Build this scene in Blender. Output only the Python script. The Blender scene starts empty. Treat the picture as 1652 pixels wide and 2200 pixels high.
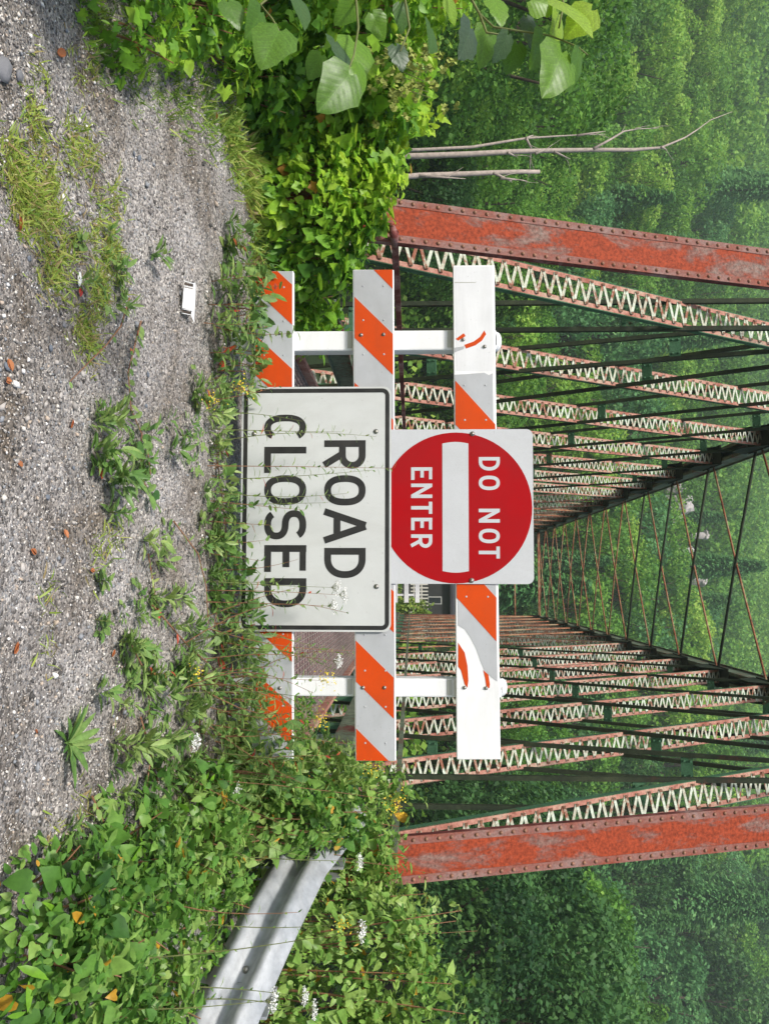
import bpy, math, random
import numpy as np
from mathutils import Vector, Matrix

random.seed(7)
rng = np.random.default_rng(7)
C = bpy.context.scene.collection
SC = bpy.context.scene
RAD = math.radians

# ------------------------------------------------------------------ camera (photo is stored on its side: camera rolled 90 deg)
EYE = Vector((0.0, 0.0, 1.09))
FPX, CU, CV = 1711.0, 1100.0, 826.0          # focal length and centre measured on the 2200 px long side
YAW, PITCH = RAD(4.81), RAD(1.97)
fwd = Vector((-math.sin(YAW) * math.cos(PITCH), math.cos(YAW) * math.cos(PITCH), -math.sin(PITCH)))
right = Vector((math.cos(YAW), math.sin(YAW), 0.0))
up = right.cross(fwd)
cam_d = bpy.data.cameras.new("camera")
cam = bpy.data.objects.new("camera", cam_d)
C.objects.link(cam)
m3 = Matrix((up, -right, -fwd)).transposed()
cam.matrix_world = Matrix.Translation(EYE) @ m3.to_4x4()
cam_d.sensor_fit = 'VERTICAL'
cam_d.sensor_height = 36.0
cam_d.lens = FPX / 2200.0 * 36.0
cam_d.clip_start = 0.05
cam_d.clip_end = 2000.0
SC.camera = cam

# ------------------------------------------------------------------ world, sun, exposure
SUN_EL, SUN_AZ = RAD(50), RAD(208)           # azimuth clockwise from +Y
world = bpy.data.worlds.new("World")
SC.world = world
world.use_nodes = True
wn = world.node_tree
wn.nodes.clear()
wo = wn.nodes.new("ShaderNodeOutputWorld")
wb = wn.nodes.new("ShaderNodeBackground")
ws = wn.nodes.new("ShaderNodeTexSky")
ws.sky_type = 'NISHITA'
ws.sun_disc = False
ws.sun_elevation = SUN_EL
ws.sun_rotation = SUN_AZ
ws.air_density = 1.0
ws.dust_density = 2.5
wb.inputs[1].default_value = 0.10
wn.links.new(ws.outputs[0], wb.inputs[0])
wn.links.new(wb.outputs[0], wo.inputs[0])
sun_d = bpy.data.lights.new("sun", 'SUN')
sun_d.energy = 2.4
sun_d.angle = RAD(9)
sun_d.color = (1.0, 0.96, 0.9)
sun = bpy.data.objects.new("sun", sun_d)
C.objects.link(sun)
sd = Vector((math.sin(SUN_AZ) * math.cos(SUN_EL), math.cos(SUN_AZ) * math.cos(SUN_EL), math.sin(SUN_EL)))
sun.rotation_euler = sd.to_track_quat('Z', 'Y').to_euler()
SC.view_settings.view_transform = 'Standard'
SC.view_settings.look = 'None'
SC.view_settings.gamma = 1.0
SC.view_settings.use_curve_mapping = False
SC.view_settings.exposure = 0.85
SC.render.engine = 'CYCLES'
SC.cycles.max_bounces = 8
SC.cycles.transparent_max_bounces = 8


def ray(u, v):
    return fwd + right * ((u - CU) / FPX) + up * ((v - CV) / FPX)


def P(u, v, depth):
    return EYE + ray(u, v) * depth


def G(u, v, z=0.0):
    r = ray(u, v)
    return EYE + r * ((z - EYE.z) / r.z)


def proj(p):
    q = Vector(p) - EYE
    d = q.dot(fwd)
    if d < 0.1:
        return (1e6, 1e6, d)
    return (CU + FPX * q.dot(right) / d, CV + FPX * q.dot(up) / d, d)


# ------------------------------------------------------------------ materials
def new_mat(name):
    m = bpy.data.materials.new(name)
    m.use_nodes = True
    nt = m.node_tree
    b = nt.nodes["Principled BSDF"]
    return m, nt, b


def N(nt, typ, **kw):
    n = nt.nodes.new(typ)
    for k, v in kw.items():
        setattr(n, k, v)
    return n


def ramp(nt, stops, interp='LINEAR'):
    r = N(nt, "ShaderNodeValToRGB")
    r.color_ramp.interpolation = interp
    e = r.color_ramp.elements
    while len(e) < len(stops):
        e.new(0.5)
    for i, (p, c) in enumerate(stops):
        e[i].position = p
        e[i].color = (*c, 1)
    return r


def noise(nt, scale, detail=4, rough=0.6, vec=None, distortion=0.0):
    n = N(nt, "ShaderNodeTexNoise")
    n.inputs["Scale"].default_value = scale
    n.inputs["Detail"].default_value = detail
    n.inputs["Roughness"].default_value = rough
    n.inputs["Distortion"].default_value = distortion
    if vec is not None:
        nt.links.new(vec, n.inputs["Vector"])
    return n


def bump(nt, src, b, strength=0.3, dist=0.01):
    n = N(nt, "ShaderNodeBump")
    n.inputs["Strength"].default_value = strength
    n.inputs["Distance"].default_value = dist
    nt.links.new(src, n.inputs["Height"])
    nt.links.new(n.outputs[0], b.inputs["Normal"])


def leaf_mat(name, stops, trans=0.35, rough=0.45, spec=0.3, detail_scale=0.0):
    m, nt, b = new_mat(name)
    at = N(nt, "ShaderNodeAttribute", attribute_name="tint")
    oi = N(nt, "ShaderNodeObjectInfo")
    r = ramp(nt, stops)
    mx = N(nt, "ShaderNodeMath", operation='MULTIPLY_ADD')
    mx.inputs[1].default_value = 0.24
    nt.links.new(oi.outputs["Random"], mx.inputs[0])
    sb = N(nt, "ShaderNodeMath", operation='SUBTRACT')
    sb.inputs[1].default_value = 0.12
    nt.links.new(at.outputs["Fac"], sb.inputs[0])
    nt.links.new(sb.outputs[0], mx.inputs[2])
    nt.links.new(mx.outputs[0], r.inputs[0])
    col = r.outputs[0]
    if detail_scale:
        tc = N(nt, "ShaderNodeTexCoord")
        nz = noise(nt, detail_scale, 3, 0.6, tc.outputs["Object"])
        hs = N(nt, "ShaderNodeHueSaturation")
        mr = N(nt, "ShaderNodeMapRange")
        mr.inputs[1].default_value = 0.3
        mr.inputs[2].default_value = 0.7
        mr.inputs[3].default_value = 0.75
        mr.inputs[4].default_value = 1.25
        nt.links.new(nz.outputs[0], mr.inputs[0])
        nt.links.new(mr.outputs[0], hs.inputs["Value"])
        nt.links.new(col, hs.inputs["Color"])
        col = hs.outputs[0]
    nt.links.new(col, b.inputs["Base Color"])
    b.inputs["Roughness"].default_value = rough
    b.inputs["Specular IOR Level"].default_value = spec
    t = N(nt, "ShaderNodeBsdfTranslucent")
    hs2 = N(nt, "ShaderNodeHueSaturation")
    hs2.inputs["Hue"].default_value = 0.485
    hs2.inputs["Value"].default_value = 1.35
    nt.links.new(col, hs2.inputs["Color"])
    nt.links.new(hs2.outputs[0], t.inputs[0])
    ms = N(nt, "ShaderNodeMixShader")
    ms.inputs[0].default_value = trans
    nt.links.new(b.outputs[0], ms.inputs[1])
    nt.links.new(t.outputs[0], ms.inputs[2])
    nt.links.new(ms.outputs[0], nt.nodes["Material Output"].inputs[0])
    return m


def plain(name, col, rough=0.6, metal=0.0, spec=0.5, grain=0.0, gscale=20.0, bmp=0.0):
    m, nt, b = new_mat(name)
    b.inputs["Roughness"].default_value = rough
    b.inputs["Metallic"].default_value = metal
    b.inputs["Specular IOR Level"].default_value = spec
    if grain:
        tc = N(nt, "ShaderNodeTexCoord")
        nz = noise(nt, gscale, 5, 0.65, tc.outputs["Object"])
        lo = tuple(c * (1 - grain) for c in col)
        hi = tuple(min(1, c * (1 + grain * 0.7)) for c in col)
        r = ramp(nt, [(0.3, lo), (0.7, hi)])
        nt.links.new(nz.outputs[0], r.inputs[0])
        nt.links.new(r.outputs[0], b.inputs["Base Color"])
        if bmp:
            bump(nt, nz.outputs[0], b, bmp, 0.01)
    else:
        b.inputs["Base Color"].default_value = (*col, 1)
    return m


def rust_mat(name, a, bcol, c, scale=3.0, streak=(1, 1, 1), s0=0.40, s1=0.5, s2=0.62, rough=0.75, fine=0.5):
    """patchy paint: large patches of a / bcol / c with speckle"""
    m, nt, b = new_mat(name)
    tc = N(nt, "ShaderNodeTexCoord")
    mp = N(nt, "ShaderNodeMapping")
    mp.inputs["Scale"].default_value = streak
    nt.links.new(tc.outputs["Object"], mp.inputs[0])
    n1 = noise(nt, scale, 8, 0.72, mp.outputs[0], 0.4)
    n1.noise_dimensions = '4D'
    oi = N(nt, "ShaderNodeObjectInfo")
    mw = N(nt, "ShaderNodeMath", operation='MULTIPLY')
    mw.inputs[1].default_value = 40.0
    nt.links.new(oi.outputs["Random"], mw.inputs[0])
    nt.links.new(mw.outputs[0], n1.inputs["W"])
    r = ramp(nt, [(s0, a), (s1, bcol), (s2, c)])
    nt.links.new(n1.outputs[0], r.inputs[0])
    n2 = noise(nt, scale * 14, 4, 0.7, tc.outputs["Object"])
    mr = N(nt, "ShaderNodeMapRange")
    mr.inputs[1].default_value = 0.3
    mr.inputs[2].default_value = 0.7
    mr.inputs[3].default_value = 1 - fine * 0.6
    mr.inputs[4].default_value = 1 + fine * 0.6
    nt.links.new(n2.outputs[0], mr.inputs[0])
    hs = N(nt, "ShaderNodeHueSaturation")
    nt.links.new(r.outputs[0], hs.inputs["Color"])
    nt.links.new(mr.outputs[0], hs.inputs["Value"])
    nt.links.new(hs.outputs[0], b.inputs["Base Color"])
    b.inputs["Roughness"].default_value = rough
    b.inputs["Specular IOR Level"].default_value = 0.22
    bump(nt, n2.outputs[0], b, 0.25, 0.004)
    return m


M = {}
M['endpost'] = rust_mat("rusted_end_post_paint", (0.26, 0.042, 0.014), (0.20, 0.075, 0.055), (0.20, 0.15, 0.125), 3.4, (1.4, 1, 0.5), 0.49, 0.54, 0.63, 0.75, 0.9)
M['endedge'] = rust_mat("mauve_edge_paint", (0.22, 0.055, 0.03), (0.22, 0.095, 0.075), (0.24, 0.15, 0.13), 5.0, (1, 1, 0.6), 0.38, 0.5, 0.6)
M['lace'] = rust_mat("flaking_pale_paint", (0.26, 0.10, 0.06), (0.44, 0.43, 0.33), (0.56, 0.62, 0.51), 6.0, (1, 1, 1), 0.42, 0.49, 0.6)
M['flange'] = rust_mat("pinkish_rust_primer", (0.26, 0.09, 0.06), (0.42, 0.20, 0.15), (0.42, 0.36, 0.26), 4.0, (1, 1, 1), 0.38, 0.5, 0.66)
M['green'] = rust_mat("dark_green_bridge_paint", (0.05, 0.028, 0.018), (0.020, 0.028, 0.016), (0.045, 0.055, 0.028), 3.0, (1, 1, 1), 0.33, 0.42, 0.65)
M['greenplate'] = rust_mat("green_plate_paint", (0.14, 0.05, 0.03), (0.045, 0.12, 0.06), (0.07, 0.16, 0.085), 4.0, (1, 1, 1), 0.34, 0.42, 0.65)
M['rod'] = rust_mat("rusty_rod", (0.16, 0.05, 0.025), (0.30, 0.12, 0.06), (0.30, 0.24, 0.14), 2.0)
M['maroon'] = rust_mat("maroon_rail_paint", (0.09, 0.02, 0.018), (0.17, 0.045, 0.04), (0.32, 0.2, 0.18), 3.0)
M['railgreen'] = rust_mat("grey_green_rail_paint", (0.16, 0.09, 0.06), (0.13, 0.17, 0.11), (0.22, 0.24, 0.17), 3.0)
M['rivet'] = plain("rivet_steel", (0.26, 0.12, 0.07), 0.6, 0.0, 0.5, 0.5, 30)
M['beam'] = rust_mat("patchy_beam_paint", (0.13, 0.03, 0.025), (0.11, 0.14, 0.09), (0.20, 0.22, 0.15), 1.3, (1, 1, 1), 0.44, 0.5, 0.62)
M['deck'] = rust_mat("purple_grey_deck_steel", (0.10, 0.05, 0.06), (0.15, 0.09, 0.10), (0.2, 0.14, 0.15), 2.0)
M['deckbar'] = plain("worn_grating_bar", (0.34, 0.27, 0.24), 0.5, 0.2, 0.5, 0.4, 12)
M['white'] = plain("white_plastic", (0.80, 0.80, 0.79), 0.38, 0, 0.5, 0.04, 6)
M['whitefilm'] = plain("white_plastic_face", (0.72, 0.72, 0.72), 0.45, 0, 0.4, 0.05, 9)
M['signwhite'] = plain("sign_white_sheeting", (0.56, 0.57, 0.55), 0.5, 0, 0.4, 0.03, 5)
M['dnewhite'] = plain("retroreflective_white", (0.53, 0.54, 0.55), 0.45, 0, 0.4, 0.04, 120, 0.02)
M['grey'] = plain("grey_reflective_sheeting", (0.43, 0.44, 0.45), 0.5, 0, 0.4, 0.10, 5)
M['orange'] = plain("orange_reflective_sheeting", (0.60, 0.062, 0.003), 0.55, 0, 0.15, 0.08, 7)
M['red'] = plain("sign_red_sheeting", (0.36, 0.001, 0.004), 0.5, 0, 0.12, 0.05, 5)
M['black'] = plain("sign_black_ink", (0.012, 0.012, 0.012), 0.4, 0, 0.4, 0.1, 30)
M['signback'] = plain("bare_aluminium", (0.45, 0.45, 0.45), 0.45, 0.8)
M['bolt'] = plain("zinc_bolt", (0.4, 0.38, 0.34), 0.35, 0.8, 0.5, 0.3, 80)
M['shade_scratch'] = plain("shade_strip_and_scratch", (0.42, 0.42, 0.36), 0.5)  # painted shadow on the posts below the boards; also the thin scratch
M['litter'] = plain("white_foam_litter", (0.8, 0.8, 0.78), 0.5)
M['litterdark'] = plain("dark_litter_opening", (0.05, 0.035, 0.025), 0.8)
M['bark'] = plain("bark", (0.075, 0.055, 0.04), 0.9, 0, 0.2, 0.4, 8, 0.5)
M['deadwood'] = plain("bleached_dead_wood", (0.42, 0.35, 0.30), 0.8, 0, 0.2, 0.3, 10, 0.3)
M['stem'] = plain("green_stem", (0.16, 0.18, 0.06), 0.6, 0, 0.3, 0.3, 20)
M['redstem'] = plain("reddish_stem", (0.26, 0.13, 0.07), 0.6, 0, 0.3, 0.3, 20)
M['rock'] = plain("pale_cliff_rock", (0.42, 0.38, 0.37), 0.9, 0, 0.2, 0.35, 0.7, 0.8)
M['picket'] = plain("weathered_white_picket", (0.55, 0.52, 0.46), 0.7, 0, 0.3, 0.15, 5)
M['housewall'] = plain("dark_house_siding", (0.035, 0.035, 0.035), 0.8, 0, 0.3, 0.2, 3)
M['houseroof'] = plain("dark_shingles", (0.03, 0.03, 0.035), 0.9)
M['trim'] = plain("pale_trim", (0.5, 0.5, 0.46), 0.6)
M['glass'] = plain("window_glass", (0.02, 0.025, 0.03), 0.1)



def grime(mat, dirt, amount, scale, stretch=(1, 1, 1), speck=0.0):
    """irregular dirt film and specks over a plain paint or sheeting"""
    nt = mat.node_tree
    b = nt.nodes["Principled BSDF"]
    tc = N(nt, "ShaderNodeTexCoord")
    mp = N(nt, "ShaderNodeMapping")
    mp.inputs["Scale"].default_value = stretch
    nt.links.new(tc.outputs["Object"], mp.inputs[0])
    nz = noise(nt, scale, 8, 0.7, mp.outputs[0], 0.6)
    r = ramp(nt, [(0.42, (0, 0, 0)), (0.78, (amount, amount, amount))])
    nt.links.new(nz.outputs[0], r.inputs[0])
    mx = N(nt, "ShaderNodeMix", data_type='RGBA')
    mx.inputs[7].default_value = (*dirt, 1)
    inp = b.inputs["Base Color"]
    if inp.links:
        nt.links.new(inp.links[0].from_socket, mx.inputs[6])
    else:
        mx.inputs[6].default_value = inp.default_value
    fac = r.outputs[0]
    if speck:
        n2 = noise(nt, scale * 30, 2, 0.5, tc.outputs["Object"])
        r2 = ramp(nt, [(0.68, (0, 0, 0)), (0.74, (speck, speck, speck))])
        nt.links.new(n2.outputs[0], r2.inputs[0])
        ad = N(nt, "ShaderNodeMath", operation='MAXIMUM')
        nt.links.new(fac, ad.inputs[0])
        nt.links.new(r2.outputs[0], ad.inputs[1])
        fac = ad.outputs[0]
    nt.links.new(fac, mx.inputs[0])
    nt.links.new(mx.outputs[2], inp)
    rr_ = N(nt, "ShaderNodeMapRange")
    rr_.inputs[3].default_value = b.inputs["Roughness"].default_value - 0.08
    rr_.inputs[4].default_value = b.inputs["Roughness"].default_value + 0.22
    nt.links.new(nz.outputs[0], rr_.inputs[0])
    nt.links.new(rr_.outputs[0], b.inputs["Roughness"])


DIRT = (0.16, 0.14, 0.10)
grime(M['signwhite'], DIRT, 0.30, 2.2, (1, 1, 0.5), 0.30)
grime(M['dnewhite'], DIRT, 0.16, 3.0, (1, 1, 0.6), 0.22)
grime(M['red'], (0.10, 0.03, 0.03), 0.25, 2.6, (1, 1, 0.6), 0.2)
grime(M['white'], DIRT, 0.22, 4.0, (0.4, 1, 2.0), 0.25)
grime(M['whitefilm'], DIRT, 0.20, 4.0, (0.3, 1, 3.0), 0.30)
grime(M['grey'], DIRT, 0.28, 3.0, (0.5, 1, 1.5), 0.35)
grime(M['orange'], (0.20, 0.06, 0.03), 0.35, 3.0, (0.5, 1, 1.5), 0.35)
grime(M['black'], (0.07, 0.065, 0.055), 0.5, 4.0, (1, 1, 1), 0.3)

M['leaf_vine'] = leaf_mat("vine_leaf", [(0.0, (0.025, 0.085, 0.012)), (0.3, (0.08, 0.21, 0.02)), (0.55, (0.19, 0.40, 0.03)), (0.92, (0.40, 0.58, 0.05)), (1.0, (0.42, 0.20, 0.03))], 0.38, 0.42, 0.3, 30)
M['leaf_bush'] = leaf_mat("bush_leaf", [(0.0, (0.035, 0.10, 0.02)), (0.35, (0.10, 0.24, 0.035)), (0.65, (0.22, 0.37, 0.075)), (0.93, (0.43, 0.53, 0.16)), (1.0, (0.55, 0.30, 0.03))], 0.36, 0.42, 0.35, 30)
M['leaf_weed'] = leaf_mat("weed_leaf", [(0.0, (0.04, 0.13, 0.025)), (0.5, (0.14, 0.265, 0.06)), (0.94, (0.33, 0.43, 0.13)), (1.0, (0.45, 0.07, 0.03))], 0.3, 0.45, 0.45, 40)
M['grass'] = leaf_mat("grass_blade", [(0.0, (0.07, 0.16, 0.025)), (0.5, (0.20, 0.33, 0.045)), (0.9, (0.40, 0.46, 0.09)), (1.0, (0.34, 0.26, 0.12))], 0.3, 0.5, 0.4)
M['leaf_big'] = leaf_mat("broad_leaf", [(0.0, (0.075, 0.12, 0.075)), (0.35, (0.08, 0.18, 0.025)), (0.7, (0.16, 0.32, 0.03)), (1.0, (0.34, 0.50, 0.05))], 0.5, 0.38, 0.5, 25)
M['tree_mid'] = leaf_mat("tree_leaf_mid", [(0.0, (0.045, 0.12, 0.018)), (0.5, (0.125, 0.30, 0.04)), (1.0, (0.27, 0.46, 0.07))], 0.38, 0.55, 0.2)
M['tree_light'] = leaf_mat("tree_leaf_light", [(0.0, (0.08, 0.19, 0.02)), (0.5, (0.21, 0.41, 0.05)), (1.0, (0.38, 0.54, 0.10))], 0.38, 0.55, 0.2)
M['tree_blue'] = leaf_mat("tree_leaf_bluish", [(0.0, (0.045, 0.13, 0.045)), (0.5, (0.11, 0.28, 0.09)), (1.0, (0.21, 0.40, 0.14))], 0.33, 0.6, 0.2)
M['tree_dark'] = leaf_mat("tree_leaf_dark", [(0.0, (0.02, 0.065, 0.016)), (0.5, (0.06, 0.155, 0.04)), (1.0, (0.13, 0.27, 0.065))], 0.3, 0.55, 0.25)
M['petal_white'] = plain("white_petal", (0.78, 0.78, 0.74), 0.6)
M['petal_yellow'] = plain("yellow_petal", (0.75, 0.55, 0.03), 0.6)
M['seed'] = plain("yellow_green_seed_bract", (0.30, 0.34, 0.07), 0.6, 0, 0.3, 0.3, 60)
M['dryleaf'] = leaf_mat("dry_leaf", [(0.0, (0.30, 0.10, 0.04)), (0.5, (0.45, 0.16, 0.06)), (1.0, (0.5, 0.22, 0.10))], 0.15, 0.6, 0.3)
M['redleaf'] = plain("red_leaf", (0.55, 0.05, 0.04), 0.5, 0, 0.4, 0.2, 60)

nt = M['leaf_big'].node_tree
b = nt.nodes["Principled BSDF"]
tcv = N(nt, "ShaderNodeTexCoord")
sp = N(nt, "ShaderNodeSeparateXYZ")
nt.links.new(tcv.outputs["Object"], sp.inputs[0])
ab = N(nt, "ShaderNodeMath", operation='ABSOLUTE')
nt.links.new(sp.outputs[0], ab.inputs[0])
m1 = N(nt, "ShaderNodeMath", operation='MULTIPLY_ADD')
m1.inputs[1].default_value = -0.75
nt.links.new(ab.outputs[0], m1.inputs[0])
nt.links.new(sp.outputs[1], m1.inputs[2])
m2 = N(nt, "ShaderNodeMath", operation='MULTIPLY')
m2.inputs[1].default_value = 6.5
nt.links.new(m1.outputs[0], m2.inputs[0])
m3 = N(nt, "ShaderNodeMath", operation='PINGPONG')
m3.inputs[1].default_value = 0.5
nt.links.new(m2.outputs[0], m3.inputs[0])
m4 = N(nt, "ShaderNodeMath", operation='MINIMUM')
m5 = N(nt, "ShaderNodeMath", operation='MULTIPLY')
m5.inputs[1].default_value = 5.0
nt.links.new(ab.outputs[0], m5.inputs[0])
nt.links.new(m3.outputs[0], m4.inputs[0])
nt.links.new(m5.outputs[0], m4.inputs[1])
vr = N(nt, "ShaderNodeMapRange")
vr.inputs[1].default_value = 0.0
vr.inputs[2].default_value = 0.07
vr.inputs[3].default_value = 1.35
vr.inputs[4].default_value = 1.0
nt.links.new(m4.outputs[0], vr.inputs[0])
src = b.inputs["Base Color"].links[0].from_socket
hv_ = N(nt, "ShaderNodeHueSaturation")
nt.links.new(src, hv_.inputs["Color"])
nt.links.new(vr.outputs[0], hv_.inputs["Value"])
nt.links.new(hv_.outputs[0], b.inputs["Base Color"])
for l_ in list(nt.links):
    if l_.from_socket == src and l_.to_node.type == 'HUE_SAT' and l_.to_node != hv_:
        nt.links.new(hv_.outputs[0], l_.to_socket)
bump(nt, m4.outputs[0], b, 0.12, 0.004)

# pebble colours picked by per-face tint
m, nt, b = new_mat("pebble")
at = N(nt, "ShaderNodeAttribute", attribute_name="tint")
r = ramp(nt, [(0.0, (0.08, 0.075, 0.07)), (0.14, (0.19, 0.175, 0.165)), (0.30, (0.32, 0.295, 0.27)), (0.50, (0.44, 0.405, 0.37)),
              (0.67, (0.27, 0.28, 0.295)), (0.77, (0.48, 0.39, 0.31)), (0.84, (0.64, 0.60, 0.54)), (0.95, (0.82, 0.79, 0.75))], 'CONSTANT')
nt.links.new(at.outputs["Fac"], r.inputs[0])
nt.links.new(r.outputs[0], b.inputs["Base Color"])
b.inputs["Roughness"].default_value = 0.85
b.inputs["Specular IOR Level"].default_value = 0.25
M['pebble'] = m

# gravel bed
m, nt, b = new_mat("gravel_bed")
tc = N(nt, "ShaderNodeTexCoord")
big = noise(nt, 2.2, 6, 0.68, tc.outputs["Object"])
vo = N(nt, "ShaderNodeTexVoronoi")
vo.inputs["Scale"].default_value = 120
vo.inputs["Randomness"].default_value = 1.0
nt.links.new(tc.outputs["Object"], vo.inputs["Vector"])
sep = N(nt, "ShaderNodeSeparateColor")
nt.links.new(vo.outputs["Color"], sep.inputs[0])
rc = ramp(nt, [(0.0, (0.14, 0.13, 0.12)), (0.22, (0.28, 0.26, 0.24)), (0.5, (0.40, 0.37, 0.34)), (0.8, (0.29, 0.29, 0.29)), (0.9, (0.60, 0.56, 0.51))], 'CONSTANT')
nt.links.new(sep.outputs[0], rc.inputs[0])
rb = ramp(nt, [(0.36, (0.50, 0.44, 0.37)), (0.5, (0.92, 0.90, 0.89)), (0.64, (1.28, 1.28, 1.30))])
nt.links.new(big.outputs[0], rb.inputs[0])
mu = N(nt, "ShaderNodeMix", data_type='RGBA', blend_type='MULTIPLY')
mu.inputs[0].default_value = 1.0
nt.links.new(rc.outputs[0], mu.inputs[6])
nt.links.new(rb.outputs[0], mu.inputs[7])
nt.links.new(mu.outputs[2], b.inputs["Base Color"])
b.inputs["Roughness"].default_value = 0.9
b.inputs["Specular IOR Level"].default_value = 0.2
fn = noise(nt, 260, 3, 0.7, tc.outputs["Object"])
ad = N(nt, "ShaderNodeMath", operation='ADD')
iv = N(nt, "ShaderNodeMath", operation='MULTIPLY')
iv.inputs[1].default_value = -1.0
nt.links.new(vo.outputs["Distance"], iv.inputs[0])
nt.links.new(iv.outputs[0], ad.inputs[0])
nt.links.new(fn.outputs[0], ad.inputs[1])
bump(nt, ad.outputs[0], b, 0.9, 0.006)
M['gravel'] = m
M['soil'] = plain("leafy_soil", (0.045, 0.05, 0.025), 0.95, 0, 0.1, 0.6, 3, 0.6)
M['hill'] = plain("forest_floor", (0.03, 0.045, 0.02), 0.95, 0, 0.1, 0.5, 0.4, 0.4)
M['water'] = plain("river_water", (0.04, 0.06, 0.045), 0.15, 0, 0.5, 0.2, 0.3)

# galvanised steel
m, nt, b = new_mat("galvanised_steel")
tc = N(nt, "ShaderNodeTexCoord")
g1 = noise(nt, 14, 5, 0.6, tc.outputs["Object"])
rr = ramp(nt, [(0.3, (0.30, 0.32, 0.34)), (0.7, (0.50, 0.52, 0.54))])
nt.links.new(g1.outputs[0], rr.inputs[0])
nt.links.new(rr.outputs[0], b.inputs["Base Color"])
b.inputs["Metallic"].default_value = 0.45
b.inputs["Roughness"].default_value = 0.42
b.inputs['Roughness'].default_value = 0.6
bump(nt, g1.outputs[0], b, 0.25, 0.006)
M['galv'] = m
grime(M['galv'], (0.20, 0.17, 0.13), 0.45, 2.0, (1, 1, 2.0), 0.3)


# ------------------------------------------------------------------ mesh helpers
def tag(o, label=None, cat=None, group=None, kind=None):
    if label:
        o["label"] = label
    if cat:
        o["category"] = cat
    if group:
        o["group"] = group
    if kind:
        o["kind"] = kind
    return o


def link(o, parent=None):
    C.objects.link(o)
    if parent is not None:
        o.parent = parent
    return o


def empty(name, loc=(0, 0, 0), rz=0.0, label=None, cat=None, group=None, kind=None):
    o = bpy.data.objects.new(name, None)
    o.empty_display_size = 0.1
    link(o)
    o.location = loc
    o.rotation_euler = (0, 0, rz)
    return tag(o, label, cat, group, kind)


def np_mesh(name, V, faces, mats, tint=None, smooth=False, midx=None):
    """V (n,3); faces: list of int arrays (m,k)"""
    me = bpy.data.meshes.new(name)
    V = np.asarray(V, dtype=np.float32)
    faces = [np.asarray(f, dtype=np.int32) for f in faces if len(f)]
    nl = sum(f.size for f in faces)
    nf = sum(len(f) for f in faces)
    me.vertices.add(len(V))
    me.vertices.foreach_set("co", V.ravel())
    me.loops.add(nl)
    me.loops.foreach_set("vertex_index", np.concatenate([f.ravel() for f in faces]))
    me.polygons.add(nf)
    starts, s = [], 0
    for f in faces:
        starts.append(s + np.arange(len(f), dtype=np.int32) * f.shape[1])
        s += f.size
    me.polygons.foreach_set("loop_start", np.concatenate(starts))
    if midx is not None:
        me.polygons.foreach_set("material_index", np.asarray(midx, dtype=np.int32))
    me.update(calc_edges=True)
    if smooth:
        me.polygons.foreach_set("use_smooth", np.ones(nf, dtype=bool))
    if tint is not None:
        a = me.attributes.new("tint", 'FLOAT', 'FACE')
        a.data.foreach_set("value", np.asarray(tint, dtype=np.float32))
    for mm in (mats if isinstance(mats, (list, tuple)) else [mats]):
        me.materials.append(mm)
    return me


def obj(name, me, parent=None, loc=None):
    o = bpy.data.objects.new(name, me)
    link(o, parent)
    if loc is not None:
        o.location = loc
    return o


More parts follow.
